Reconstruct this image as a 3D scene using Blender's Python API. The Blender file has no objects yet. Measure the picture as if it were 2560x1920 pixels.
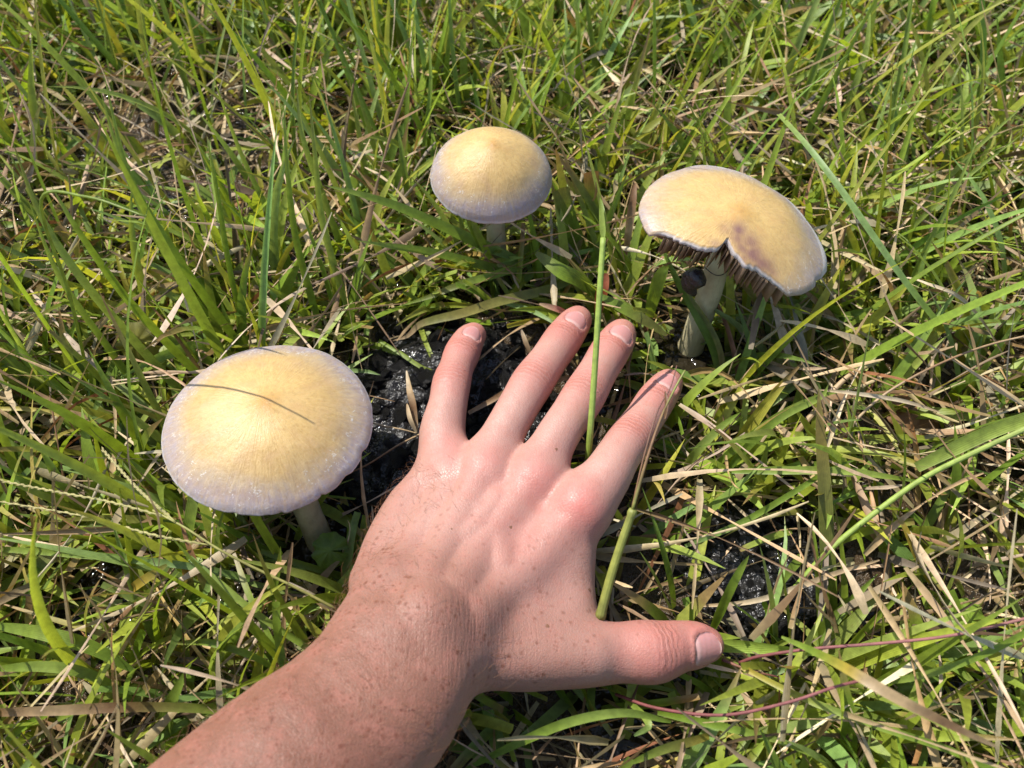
import bpy, math, random
import numpy as np
from mathutils import Vector, Matrix

random.seed(11)
rng = np.random.default_rng(11)
SC = bpy.context.scene
COL = SC.collection

# ------------------------------------------------------------------ camera
F, CAM_H, PITCH = 1900.0, 0.33, math.radians(56)          # focal length in photo pixels (2560 x 1920)
cam_d = bpy.data.cameras.new('camera')
cam_d.sensor_width = 36.0
cam_d.lens = 36.0 * F / 2560.0
cam_d.clip_start, cam_d.clip_end = 0.01, 200.0
cam_d.dof.use_dof = True
cam_d.dof.focus_distance = 0.335
cam_d.dof.aperture_fstop = 13.0
cam = bpy.data.objects.new('camera', cam_d)
COL.objects.link(cam)
cam.location = (0, 0, CAM_H)
cam.rotation_euler = (math.pi / 2 - PITCH, 0, 0)
SC.camera = cam
FW = np.array([0, math.cos(PITCH), -math.sin(PITCH)])
UP = np.array([0, math.sin(PITCH), math.cos(PITCH)])
RT = np.array([1.0, 0, 0])
CAM = np.array([0, 0, CAM_H])
K = 2560.0 / 2212.0

def ray(x, y):
    return FW + RT * ((x - 1280) / F) + UP * ((960 - y) / F)

def at(x, y, z):
    d = ray(x, y)
    return CAM + d * ((z - CAM_H) / d[2])

def depth(x, y, z):
    return (z - CAM_H) / ray(x, y)[2]

def project(P):
    q = P - CAM
    dz = q @ FW
    return 1280 + F * (q @ RT) / dz, 960 - F * (q @ UP) / dz, dz

# ------------------------------------------------------------------ sky and sun
SUN = np.array([-0.44, 0.32, 0.84]); SUN /= np.linalg.norm(SUN)
world = bpy.data.worlds.new('World')
SC.world = world
world.use_nodes = True
wn = world.node_tree
sky = wn.nodes.new('ShaderNodeTexSky')
sky.sky_type = 'NISHITA'
sky.sun_disc = False
sky.sun_elevation = math.asin(SUN[2])
sky.sun_rotation = math.atan2(SUN[0], SUN[1])
wn.links.new(sky.outputs[0], wn.nodes['Background'].inputs[0])
wn.nodes['Background'].inputs[1].default_value = 0.15
sun_d = bpy.data.lights.new('sun', 'SUN')
sun_d.energy = 5.0
sun_d.angle = math.radians(0.53)
sun_d.color = (1.0, 0.955, 0.88)
sun = bpy.data.objects.new('sun', sun_d)
COL.objects.link(sun)
sun.rotation_euler = Vector(-SUN).to_track_quat('-Z', 'Y').to_euler()
sun.location = (SUN * 3).tolist()

vs = SC.view_settings
vs.view_transform = 'Standard'
vs.look = 'None'
vs.exposure = 0.62
vs.gamma = 1.0
vs.use_curve_mapping = False
SC.cycles.use_denoising = True
SC.cycles.max_bounces = 7
SC.cycles.diffuse_bounces = 3
SC.cycles.transmission_bounces = 6
SC.cycles.sample_clamp_indirect = 6.0

# ------------------------------------------------------------------ helpers
def mesh_obj(name, V, faces, mat=None, parent=None, smooth=True, attrs=None, colors=None):
    """faces: (n,k) int array, or a list of such arrays"""
    me = bpy.data.meshes.new(name)
    V = np.asarray(V, dtype=np.float32)
    fl = faces if isinstance(faces, list) else [faces]
    fl = [np.asarray(f, dtype=np.int32) for f in fl if len(f)]
    me.vertices.add(len(V))
    me.vertices.foreach_set('co', V.ravel())
    loops = np.concatenate([f.ravel() for f in fl])
    sizes = np.concatenate([np.full(len(f), f.shape[1], dtype=np.int32) for f in fl])
    starts = np.concatenate([[0], np.cumsum(sizes)[:-1]]).astype(np.int32)
    me.loops.add(len(loops))
    me.loops.foreach_set('vertex_index', loops)
    me.polygons.add(len(sizes))
    me.polygons.foreach_set('loop_start', starts)
    me.polygons.foreach_set('loop_total', sizes)
    me.polygons.foreach_set('use_smooth', np.full(len(sizes), smooth))
    for k, a in (attrs or {}).items():
        a = np.asarray(a, dtype=np.float32)
        if a.ndim == 2:
            at_ = me.attributes.new(k, 'FLOAT_VECTOR', 'POINT')
            at_.data.foreach_set('vector', a.ravel())
        else:
            at_ = me.attributes.new(k, 'FLOAT', 'POINT')
            at_.data.foreach_set('value', a.ravel())
    if colors is not None:
        c = np.ones((len(V), 4), dtype=np.float32); c[:, :3] = colors
        ca = me.attributes.new('col', 'FLOAT_COLOR', 'POINT')
        ca.data.foreach_set('color', c.ravel())
    me.update(calc_edges=True)
    me.validate()
    if mat: me.materials.append(mat)
    o = bpy.data.objects.new(name, me)
    COL.objects.link(o)
    if parent:
        o.parent = parent
        o.matrix_parent_inverse = parent.matrix_basis.inverted()
    return o

def tag(o, label=None, cat=None, group=None, kind=None):
    for k, v in (('label', label), ('category', cat), ('group', group), ('kind', kind)):
        if v: o[k] = v
    return o

def empty(name, loc):
    o = bpy.data.objects.new(name, None)
    COL.objects.link(o)
    o.location = [float(c) for c in loc]
    o.empty_display_size = 0.01
    return o

def unit(v):
    v = np.asarray(v, float)
    return v / (np.linalg.norm(v, axis=-1, keepdims=True) + 1e-12)

def vnoise(P, seed=0):
    """smooth value noise of (n,3) points, 0..1"""
    P = np.asarray(P, float)
    I = np.floor(P).astype(np.int64); f = P - I
    f = f * f * (3 - 2 * f)
    out = np.zeros(len(P))
    for dx in (0, 1):
        for dy in (0, 1):
            for dz in (0, 1):
                h = ((I[:, 0] + dx) * 374761393 + (I[:, 1] + dy) * 668265263 + (I[:, 2] + dz) * 2147483647 + seed * 974711) & 0xffffffff
                h = ((h ^ (h >> 13)) * 1274126177) & 0xffffffff
                h = (h ^ (h >> 16)) & 0xffff
                w = (f[:, 0] if dx else 1 - f[:, 0]) * (f[:, 1] if dy else 1 - f[:, 1]) * (f[:, 2] if dz else 1 - f[:, 2])
                out += w * h / 65535.0
    return out

def fbm(P, seed=0, octv=4):
    a, s, o = 0.5, 0.0, np.zeros(len(P))
    for i in range(octv):
        o += a * vnoise(P * 2 ** i, seed + i); s += a; a *= 0.5
    return o / s

def spline(pts, n):
    """Catmull-Rom through rows of pts, n samples"""
    p = np.asarray(pts, float)
    if len(p) == 2:
        return p[0] + (p[1] - p[0]) * np.linspace(0, 1, n)[:, None]
    q = np.vstack([2 * p[0] - p[1], p, 2 * p[-1] - p[-2]])
    u = np.linspace(0, len(p) - 1 - 1e-9, n)
    i = u.astype(int); t = (u - i)[:, None]
    a, b, c, d = q[i], q[i + 1], q[i + 2], q[i + 3]
    return 0.5 * (2 * b + (c - a) * t + (2 * a - 5 * b + 4 * c - d) * t ** 2 + (3 * b - a - 3 * c + d) * t ** 3)

class NT:
    """tiny node builder"""
    def __init__(self, name):
        self.m = bpy.data.materials.new(name); self.m.use_nodes = True
        self.t = self.m.node_tree
        self.bsdf = self.t.nodes['Principled BSDF']; self.out = self.t.nodes['Material Output']
    def n(self, typ, **kw):
        nd = self.t.nodes.new(typ)
        for k, v in kw.items(): setattr(nd, k, v)
        return nd
    def l(self, a, b): self.t.links.new(a, b)
    def val(self, sock, x):
        if hasattr(x, 'is_output') or isinstance(x, bpy.types.NodeSocket): self.l(x, sock)
        else: sock.default_value = x
    def math(self, op, a, b=0.0, c=None, clamp=False):
        nd = self.n('ShaderNodeMath', operation=op, use_clamp=clamp)
        self.val(nd.inputs[0], a); self.val(nd.inputs[1], b)
        if c is not None: self.val(nd.inputs[2], c)
        return nd.outputs[0]
    def attr(self, name, out='Fac'):
        nd = self.n('ShaderNodeAttribute'); nd.attribute_name = name
        return nd.outputs[out]
    def obj(self): return self.n('ShaderNodeTexCoord').outputs['Object']
    def noise(self, vec, scale, detail=3.0, rough=0.5, out='Fac'):
        nd = self.n('ShaderNodeTexNoise'); self.l(vec, nd.inputs['Vector'])
        nd.inputs['Scale'].default_value = scale; nd.inputs['Detail'].default_value = detail
        nd.inputs['Roughness'].default_value = rough
        return nd.outputs[out]
    def voro(self, vec, scale, feature='F1', out='Distance', rnd=1.0):
        nd = self.n('ShaderNodeTexVoronoi', feature=feature); self.l(vec, nd.inputs['Vector'])
        nd.inputs['Scale'].default_value = scale; nd.inputs['Randomness'].default_value = rnd
        return nd.outputs[out]
    def ramp(self, fac, stops, interp='LINEAR'):
        nd = self.n('ShaderNodeValToRGB'); nd.color_ramp.interpolation = interp
        el = nd.color_ramp.elements
        while len(el) < len(stops): el.new(0.5)
        for e, (p, c) in zip(el, stops):
            e.position = p
            e.color = (c, c, c, 1) if isinstance(c, (int, float)) else (*c, 1)
        self.l(fac, nd.inputs[0])
        return nd.outputs[0]
    def mix(self, fac, a, b, blend='MIX'):
        nd = self.n('ShaderNodeMix', data_type='RGBA', blend_type=blend)
        self.val(nd.inputs[0], fac)
        for s, x in ((nd.inputs[6], a), (nd.inputs[7], b)):
            if isinstance(x, tuple): s.default_value = (*x, 1) if len(x) == 3 else x
            else: self.l(x, s)
        return nd.outputs[2]
    def bump(self, h, strength=0.5, dist=0.001, normal=None):
        nd = self.n('ShaderNodeBump'); nd.inputs['Strength'].default_value = strength
        nd.inputs['Distance'].default_value = dist; self.l(h, nd.inputs['Height'])
        if normal is not None: self.l(normal, nd.inputs['Normal'])
        return nd.outputs[0]
    def set(self, **kw):
        for k, v in kw.items():
            s = self.bsdf.inputs[k.replace('_', ' ')]
            if isinstance(v, bpy.types.NodeSocket): self.l(v, s)
            elif isinstance(v, tuple) and len(v) == 3 and s.type == 'RGBA': s.default_value = (*v, 1)
            else: s.default_value = v
        return self

# ------------------------------------------------------------------ materials
def m_leaf(name, transl=0.45, rough=0.42, tint=(1.25, 1.1, 0.55)):
    b = NT(name); co = b.obj()
    col = b.attr('col', 'Color')
    st = b.n('ShaderNodeAttribute'); st.attribute_name = 'lf'            # x across, y along, z seed
    sep = b.n('ShaderNodeSeparateXYZ'); b.l(st.outputs['Vector'], sep.inputs[0])
    vein = b.math('SINE', b.math('MULTIPLY', sep.outputs[0], 24.0))
    mott = b.noise(co, 260, 4, 0.6)
    v = b.math('ADD', b.math('MULTIPLY', vein, 0.03), b.ramp(mott, [(0.3, 0.72), (0.7, 1.18)]))
    cc = b.mix(1.0, col, v, 'MULTIPLY')
    spots = b.ramp(b.noise(co, 620, 2, 0.6), [(0.66, 0.0), (0.74, 1.0)])
    cc = b.mix(b.math('MULTIPLY', spots, 0.35), cc, (0.16, 0.10, 0.03))
    nrm = b.bump(vein, 0.14, 0.0003)
    b.set(Base_Color=cc, Roughness=rough, Normal=nrm)
    b.bsdf.inputs['Specular IOR Level'].default_value = 0.45
    tr = b.n('ShaderNodeBsdfTranslucent')
    b.l(b.mix(1.0, cc, tint, 'MULTIPLY'), tr.inputs[0]); b.l(nrm, tr.inputs['Normal'])
    mx = b.n('ShaderNodeMixShader'); mx.inputs[0].default_value = transl
    b.l(b.bsdf.outputs[0], mx.inputs[1]); b.l(tr.outputs[0], mx.inputs[2]); b.l(mx.outputs[0], b.out.inputs[0])
    return b.m

M = {}
M['leaf'] = m_leaf('grass_leaf')
M['straw'] = m_leaf('dry_straw', 0.18, 0.55, (1.1, 1.0, 0.8))

b = NT('wet_mud'); co = b.obj()
n1 = b.noise(co, 45, 6, 0.62); n2 = b.noise(co, 300, 4, 0.6)
b.set(Base_Color=b.mix(n2, (0.022, 0.015, 0.008), (0.085, 0.055, 0.028)),
      Roughness=b.ramp(n1, [(0.40, 0.07), (0.65, 0.42)]),
      Normal=b.bump(n2, 0.9, 0.004, b.bump(n1, 0.8, 0.01)))
M['mud'] = b.m

b = NT('bog_water'); co = b.obj()
b.set(Base_Color=(0.020, 0.016, 0.009), Roughness=0.07, IOR=1.33,
      Normal=b.bump(b.noise(co, 150, 1.5, 0.5), 0.8, 0.006))
M['water'] = b.m

b = NT('wet_black_dung'); co = b.obj()
n1 = b.noise(co, 330, 5, 0.65); n2 = b.noise(co, 70, 3, 0.5)
b.set(Base_Color=b.mix(n1, (0.004, 0.004, 0.004), (0.024, 0.022, 0.020)),
      Roughness=b.ramp(n2, [(0.36, 0.11), (0.60, 0.48)]),
      Normal=b.bump(b.noise(co, 260, 2.5, 0.55), 0.9, 0.004))
b.bsdf.inputs['Specular IOR Level'].default_value = 0.4
M['dung'] = b.m

# mushroom cap: colour by radius (golden centre, cream, lilac margin), fibres running outwards, white veil flecks
b = NT('mushroom_cap_skin'); co = b.obj()
rr = b.attr('rr'); pol = b.attr('pol', 'Vector'); brz = b.attr('bruise')
wob = b.noise(co, 55, 3, 0.55); fib = b.noise(pol, 3.2, 5, 0.62); fine = b.noise(co, 520, 4, 0.65)
rad = b.math('ADD', rr, b.math('MULTIPLY', b.math('SUBTRACT', wob, 0.5), 0.30))
colr = b.ramp(rad, [(0.0, (0.44, 0.225, 0.045)), (0.08, (0.46, 0.265, 0.070)), (0.20, (0.48, 0.315, 0.105)), (0.50, (0.45, 0.290, 0.098)),
                    (0.68, (0.40, 0.265, 0.105)), (0.80, (0.33, 0.25, 0.165)), (0.90, (0.26, 0.215, 0.225)), (1.0, (0.28, 0.25, 0.265))])
colr = b.mix(b.math('MULTIPLY', b.ramp(fib, [(0.42, 0.0), (0.62, 1.0)]), 0.24), colr, (0.55, 0.40, 0.18))
colr = b.mix(b.math('MULTIPLY', b.ramp(b.noise(co, 130, 5, 0.65), [(0.48, 0.0), (0.66, 1.0)]), 0.45), colr, b.mix(rr, (0.43, 0.215, 0.045), (0.29, 0.205, 0.15)))
colr = b.mix(b.math('MULTIPLY', b.ramp(fine, [(0.35, 1.0), (0.55, 0.0)]), 0.36), colr, (0.28, 0.165, 0.055))
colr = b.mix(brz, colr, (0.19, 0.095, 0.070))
fl = b.math('MULTIPLY', b.ramp(b.voro(b.mix(0.006, co, b.noise(co, 420, 3, 0.6, 'Color'), 'LINEAR_LIGHT'), 260), [(0.12, 1.0), (0.30, 0.0)]), b.ramp(rr, [(0.70, 0.0), (0.82, 1.0), (0.95, 0.8), (1.0, 0.0)]))
fl = b.math('MULTIPLY', fl, b.ramp(b.noise(co, 60, 1), [(0.42, 0.0), (0.56, 0.75)]))
colr = b.mix(fl, colr, (0.52, 0.49, 0.45))
colr = b.mix(b.ramp(rr, [(0.985, 0.0), (1.0, 0.7)]), colr, (0.50, 0.47, 0.46))
colr = b.mix(b.attr('torn'), colr, (0.46, 0.41, 0.385))
hh = b.math('ADD', b.math('MULTIPLY', fine, 0.5), b.math('ADD', b.math('MULTIPLY', fib, 0.7), b.math('MULTIPLY', fl, 0.25)))
b.set(Base_Color=colr, Roughness=b.ramp(fine, [(0.3, 0.36), (0.7, 0.55)]), Normal=b.bump(hh, 0.36, 0.0011))
b.bsdf.inputs['Subsurface Weight'].default_value = 0.18
b.bsdf.inputs['Subsurface Radius'].default_value = (0.004, 0.003, 0.0015)
b.bsdf.inputs['Subsurface Scale'].default_value = 0.6
b.bsdf.inputs['Specular IOR Level'].default_value = 0.5
M['cap'] = b.m

b = NT('mushroom_flesh'); co = b.obj()
b.set(Base_Color=b.mix(b.noise(co, 300, 4), (0.60, 0.52, 0.46), (0.36, 0.28, 0.24)), Roughness=0.6, Normal=b.bump(b.noise(co, 700, 3), 0.5, 0.001))
M['flesh'] = b.m

b = NT('mushroom_gill'); co = b.obj()
b.set(Base_Color=b.mix(b.noise(co, 260, 4), (0.12, 0.080, 0.048), (0.27, 0.185, 0.115)), Roughness=0.6, Normal=b.bump(b.noise(co, 900, 3), 0.4, 0.0006))
M['gill'] = b.m

b = NT('mushroom_stem'); co = b.obj()
mp = b.n('ShaderNodeMapping'); mp.inputs['Scale'].default_value = (1, 1, 0.12); b.l(co, mp.inputs[0])
fi = b.noise(mp.outputs[0], 900, 4, 0.6)
c = b.mix(b.ramp(b.noise(co, 110, 4, 0.6), [(0.4, 0.0), (0.65, 1.0)]), (0.44, 0.39, 0.23), (0.33, 0.28, 0.155))
c = b.mix(b.ramp(fi, [(0.55, 0.0), (0.75, 0.6)]), c, (0.30, 0.24, 0.14))
b.set(Base_Color=c, Roughness=0.55, Normal=b.bump(fi, 0.5, 0.0008))
b.bsdf.inputs['Subsurface Weight'].default_value = 0.1
b.bsdf.inputs['Subsurface Radius'].default_value = (0.003, 0.002, 0.001)
M['stem'] = b.m

b = NT('dark_spore_veil'); co = b.obj()
b.set(Base_Color=b.mix(b.noise(co, 400, 3), (0.010, 0.007, 0.008), (0.035, 0.024, 0.026)), Roughness=0.4, Normal=b.bump(b.noise(co, 500, 3), 0.7, 0.002))
M['veil'] = b.m

# skin: pink hand, browner forearm, red knuckles, freckles, fine creases
b = NT('freckled_skin'); co = b.obj()
red = b.attr('red'); tan = b.attr('tan'); cs = b.attr('cs'); cm = b.attr('cm'); wr = b.attr('wr'); wm = b.attr('wm')
blot = b.noise(co, 38, 4, 0.6); blot2 = b.noise(co, 160, 4, 0.65); pore = b.voro(co, 1500)
base = b.mix(blot, (0.46, 0.275, 0.220), (0.315, 0.155, 0.122))
base = b.mix(tan, base, b.mix(blot, (0.190, 0.083, 0.050), (0.138, 0.056, 0.033)))
base = b.mix(b.math('MULTIPLY', red, b.ramp(blot2, [(0.25, 0.5), (0.7, 1.0)])), base, (0.45, 0.125, 0.105))
base = b.mix(b.math('MULTIPLY', b.ramp(blot2, [(0.48, 0.0), (0.70, 1.0)]), 0.34), base, (0.36, 0.135, 0.10))
fr = b.ramp(b.voro(co, 300), [(0.14, 1.0), (0.34, 0.0)])
fr = b.math('MULTIPLY', fr, b.ramp(b.noise(co, 120, 2), [(0.44, 0.0), (0.58, 1.0)]))
fr2 = b.ramp(b.voro(co, 520), [(0.14, 1.0), (0.34, 0.0)])
fr2 = b.math('MULTIPLY', fr2, b.math('MULTIPLY', b.ramp(b.noise(co, 160, 2), [(0.45, 0.0), (0.58, 0.8)]), b.math('ADD', tan, 0.25)))
base = b.mix(b.math('MULTIPLY', b.math('MAXIMUM', fr, fr2), b.attr('frk')), base, (0.125, 0.040, 0.020))
cw = b.math('SINE', b.math('ADD', b.math('MULTIPLY', cs, 2600.0), b.math('MULTIPLY', b.noise(co, 230, 3), 10.0)))
cwl = b.math('MULTIPLY', b.ramp(cw, [(0.0, 1.0), (0.35, 0.0)]), cm)
base = b.mix(b.math('MULTIPLY', cwl, 0.70), base, (0.36, 0.13, 0.095))
lines = b.voro(co, 900, 'DISTANCE_TO_EDGE'); cell = b.ramp(lines, [(0.0, 0.0), (0.16, 1.0)])
mpw = b.n('ShaderNodeCombineXYZ'); b.l(b.math('MULTIPLY', wr, 1.0), mpw.inputs[0])
sp_ = b.n('ShaderNodeSeparateXYZ'); b.l(co, sp_.inputs[0]); b.l(b.math('MULTIPLY', sp_.outputs[1], 0.10), mpw.inputs[1]); b.l(b.math('MULTIPLY', sp_.outputs[2], 0.10), mpw.inputs[2])
ww = b.noise(mpw.outputs[0], 1100, 3, 0.6)
base = b.mix(b.math('MULTIPLY', b.ramp(lines, [(0.0, 1.0), (0.10, 0.0)]), 0.16), base, (0.36, 0.14, 0.10))
base = b.mix(b.math('MULTIPLY', b.ramp(ww, [(0.36, 1.0), (0.50, 0.0)]), b.math('MULTIPLY', wm, 0.35)), base, (0.30, 0.11, 0.08))
grain = b.noise(co, 1400, 3, 0.6)
base = b.mix(b.math('MULTIPLY', b.ramp(grain, [(0.52, 0.0), (0.72, 1.0)]), 0.30), base, (0.40, 0.15, 0.10))
h = b.math('ADD', b.math('MULTIPLY', cell, 0.30), b.math('MULTIPLY', cwl, -3.5))
h = b.math('ADD', h, b.math('MULTIPLY', b.math('MULTIPLY', ww, wm), 2.2))
h = b.math('ADD', h, b.math('ADD', b.math('MULTIPLY', blot2, 0.8), b.math('MULTIPLY', grain, 0.35)))
b.set(Base_Color=base, Roughness=b.math('ADD', b.ramp(blot2, [(0.3, 0.34), (0.7, 0.52)]), b.math('MULTIPLY', tan, 0.12)), Normal=b.bump(h, 0.5, 0.00045))
b.bsdf.inputs['Subsurface Weight'].default_value = 0.18
b.bsdf.inputs['Subsurface Radius'].default_value = (0.0042, 0.0016, 0.0008)
b.bsdf.inputs['Subsurface Scale'].default_value = 0.6
b.bsdf.inputs['Specular IOR Level'].default_value = 0.36
M['skin'] = b.m

b = NT('fingernail'); v = b.attr('nv')
b.set(Base_Color=b.ramp(v, [(0.0, (0.52, 0.30, 0.26)), (0.12, (0.53, 0.31, 0.275)), (0.24, (0.47, 0.225, 0.205)), (0.90, (0.46, 0.215, 0.20)), (0.96, (0.48, 0.28, 0.24)), (1.0, (0.50, 0.35, 0.29))]),
      Roughness=0.34, Normal=b.bump(b.noise(b.obj(), 800, 2), 0.15, 0.0004))
b.bsdf.inputs['Subsurface Weight'].default_value = 0.2
b.bsdf.inputs['Subsurface Radius'].default_value = (0.003, 0.0012, 0.0008)
M['nail'] = b.m

b = NT('arm_hair'); b.set(Base_Color=(0.20, 0.085, 0.035), Roughness=0.4); M['hair'] = b.m
b = NT('mole'); b.set(Base_Color=(0.16, 0.07, 0.035), Roughness=0.6); M['mole'] = b.m

# ================================================================== HAND AND FOREARM
# node: (photo x, photo y, height of its centre, width in photo pixels)
FINGERS = {
 'little': [(1115,1172,.034,126),(1106,1085,.034,116),(1120,1010,.034,97),(1129,958,.033,97),(1141,920,.0305,86),(1154,886,.0275,90),(1171,852,.024,78),(1184,838,.0225,64)],
 'ring':   [(1215,1165,.040,118),(1266,1070,.041,106),(1302,1005,.040,104),(1332,955,.0375,107),(1371,900,.033,95),(1406,850,.0285,96),(1432,814,.0245,84),(1444,800,.0235,72)],
 'middle': [(1342,1185,.042,122),(1395,1088,.043,108),(1430,1035,.0415,106),(1459,990,.038,109),(1494,930,.0335,97),(1523,881,.029,98),(1545,848,.025,88),(1553,834,.024,74)],
 'index':  [(1460,1262,.042,148),(1512,1195,.0435,126),(1545,1140,.041,111),(1575,1097,.0365,110),(1608,1050,.032,97),(1636,1006,.028,96),(1660,972,.0245,84),(1671,958,.0235,72)],
}
THUMB = [(1180,1625,.047,185),(1330,1632,.042,176),(1450,1636,.037,160),(1530,1632,.034,147),(1590,1628,.0325,144),(1645,1627,.031,142),(1690,1617,.029,127),(1735,1610,.0265,110),(1765,1611,.025,88)]
PALM = [
 [(1110,1185,.031,116),(1035,1270,.032,140),(985,1360,.037,140),(940,1450,.044,130)],
 [(1215,1165,.037,108),(1150,1290,.040,128),(1080,1400,.045,130),(1010,1490,.051,120)],
 [(1340,1190,.039,112),(1240,1320,.042,128),(1150,1430,.047,130),(1060,1530,.053,125)],
 [(1448,1262,.039,116),(1350,1380,.041,126),(1240,1480,.045,135),(1120,1570,.051,130)],
 [(1412,1400,.034,150),(1412,1470,.033,150),(1400,1540,.033,170),(1300,1600,.036,190)],
 [(1040,1400,.030,180),(1200,1330,.028,200),(1330,1370,.028,180),(1250,1520,.032,220),(1100,1540,.036,200)],
]
ARM_AXIS = [(1050,1545,.0565),(1010,1625,.0605),(952,1730,.064),(845,1850,.067),(718,1975,.070)]
ARM_W = [375, 400, 425, 465, 530]

def nodes3(nl):
    P = np.array([at(x, y, z) for x, y, z, w in nl])
    R = np.array([w / 2 / F * depth(x, y, z) for x, y, z, w in nl])
    return P, R

PRIM = []          # (group, a, b, ra, rb)
def add_chain(group, P, R):
    n = max(2, (len(P) - 1) * 3 + 1) if len(P) > 2 else 2
    PR = spline(np.column_stack([P, R]), n)
    for i in range(n - 1):
        PRIM.append((group, PR[i, :3], PR[i + 1, :3], PR[i, 3], PR[i + 1, 3]))

FJ = {}
for k, nl in FINGERS.items():
    P, R = nodes3(nl); FJ[k] = (P, R); add_chain('f_' + k, P, R)
P, R = nodes3(THUMB); FJ['thumb'] = (P, R); add_chain('f_thumb', P, R)
for i, nl in enumerate(PALM):
    P, R = nodes3(nl); add_chain('palm%d' % i, P, R)
AP = np.array([at(*q) for q in ARM_AXIS])
AW = np.array([w / 2 / F * depth(*q) for q, w in zip(ARM_AXIS, ARM_W)])
d_out = unit(AP[-1] - AP[-2])
for i in range(3):                                   # on towards the elbow, outside the picture
    AP = np.vstack([AP, AP[-1] + unit(d_out + np.array([0, -0.15 * i, 0.12 * i])) * 0.055])
    AW = np.append(AW, AW[-1] + 0.0018)
for s in (-1, 1):
    Q, RQ = [], []
    for i in range(len(AP)):
        d = unit(AP[min(i + 1, len(AP) - 1)] - AP[max(i - 1, 0)])
        lat = unit(np.cross(d, [0, 0, 1.0]) + np.array([0, 0, 0.0]))
        rr_ = AW[i] * (0.60 + 0.20 * min(i / 4, 1))
        Q.append(AP[i] + lat * s * (AW[i] - rr_)); RQ.append(rr_)
    add_chain('arm%d' % (s + 1), np.array(Q), np.array(RQ))
ARM_DIR = unit(AP[0] - AP[3])

def smin(a, b_, k):
    h = np.maximum(k - np.abs(a - b_), 0) / k
    return np.minimum(a, b_) - h * h * k * 0.25

def sdf_raw(P, prims):
    g = {}
    for grp, a, b_, ra, rb in prims:
        ab = b_ - a
        t = np.clip(((P - a) @ ab) / (ab @ ab), 0, 1)
        d = np.linalg.norm(P - a - t[:, None] * ab, axis=1) - (ra + (rb - ra) * t)
        g[grp] = d if grp not in g else np.minimum(g[grp], d)
    far = np.full(len(P), 1.0)
    for base_, k in (('palm', .013), ('arm', .012)):
        for n_ in [q for q in g if q.startswith(base_) and q != base_]:
            g[base_] = g[n_] if base_ not in g else smin(g[base_], g[n_], k)
    f = far
    for k in ('f_little', 'f_ring', 'f_middle', 'f_index', 'f_thumb'):
        if k in g: f = np.minimum(f, g[k]) if f is far else smin(f, g[k], .0012)
    d = smin(g.get('palm', far), f, .009)
    d = smin(d, g.get('arm', far), .013)
    if 'bump' in g: d = smin(d, g['bump'], .0075)
    return d

def sdf(P, cell=0.022):
    P = np.asarray(P, float)
    out = np.empty(len(P))
    key = np.floor(P / cell).astype(np.int64)
    hk = key[:, 0] * 1000003 + key[:, 1] * 1009 + key[:, 2]
    order = np.argsort(hk, kind='stable')
    cuts = np.flatnonzero(np.diff(hk[order])) + 1
    A = np.array([p[1] for p in PRIM]); B = np.array([p[2] for p in PRIM]); AB = B - A
    RA = np.array([p[3] for p in PRIM]); RB = np.array([p[4] for p in PRIM])
    L2 = (AB * AB).sum(1)
    for idx in np.split(order, cuts):
        c = (key[idx[0]] + 0.5) * cell
        t = np.clip(((c - A) * AB).sum(1) / L2, 0, 1)
        dc = np.linalg.norm(c - A - t[:, None] * AB, axis=1) - (RA + (RB - RA) * t)
        keep = dc < dc.min() + cell * 1.8 + 0.016
        out[idx] = sdf_raw(P[idx], [p for p, kf in zip(PRIM, keep) if kf])
    return out

def trace(o, d, n=60, tmax=0.6):
    """march rays onto the skin; o, d: (n,3)"""
    o = np.atleast_2d(o).astype(float); d = unit(np.atleast_2d(d)); t = np.zeros(len(o))
    for _ in range(n):
        t = t + sdf(o + d * t[:, None]) * 0.9
        if t.max() > tmax: t = np.minimum(t, tmax)
    return o + d * t[:, None]

def grad(P, e=0.0006):
    g = np.zeros_like(P)
    for i in range(3):
        v = np.zeros(3); v[i] = e
        g[:, i] = sdf(P + v) - sdf(P - v)
    return unit(g)

def on_skin(pix):
    px = np.array(pix, float)
    D = np.array([ray(x, y) for x, y in px])
    return trace(np.repeat(CAM[None], len(px), 0) + unit(D) * 0.12, D)

# raised tendons, veins and knuckles, laid just under the skin they lift
RIDGES = [
 ([(1195,1180),(1160,1250),(1122,1320),(1090,1395),(1068,1470)], .0042, .0008),
 ([(1318,1210),(1260,1290),(1195,1375),(1135,1460)], .0040, -.0002),
 ([(1425,1285),(1360,1370),(1285,1450),(1205,1530)], .0038, -.0004),
 ([(1118,1200),(1060,1290),(1010,1370)], .0036, -.0004),
 ([(1240,1240),(1190,1310),(1130,1340)], .0016, -.0006),
 ([(1180,1250),(1240,1330),(1260,1400)], .0014, -.0006),
 ([(1490,1650),(1390,1665),(1290,1668)], .0042, .0002),
]
ridges3 = []
for pix, r, lift in RIDGES:
    S = on_skin(pix); N = grad(S)
    ridges3.append((S - N * (r - lift + .0005), r))
KNUCKLES = [((1450,1262),.0090,.0018),((1340,1196),.0085,.0008),((1212,1172),.0080,.0006),((1120,1178),.0080,.0004),
            ((1066,1522),.0120,.0062),((1000,1545),.0120,.0015),((1640,1650),.0085,.0008)]
for (x, y), r, lift in KNUCKLES:
    S = on_skin([(x, y)]); N = grad(S)
    ridges3.append((np.vstack([S - N * (r - lift), S - N * (r - lift) + np.array([0.0005, 0, 0])]), r))
for Q, r in ridges3:
    add_chain('bump', Q, np.full(len(Q), r))

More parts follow.
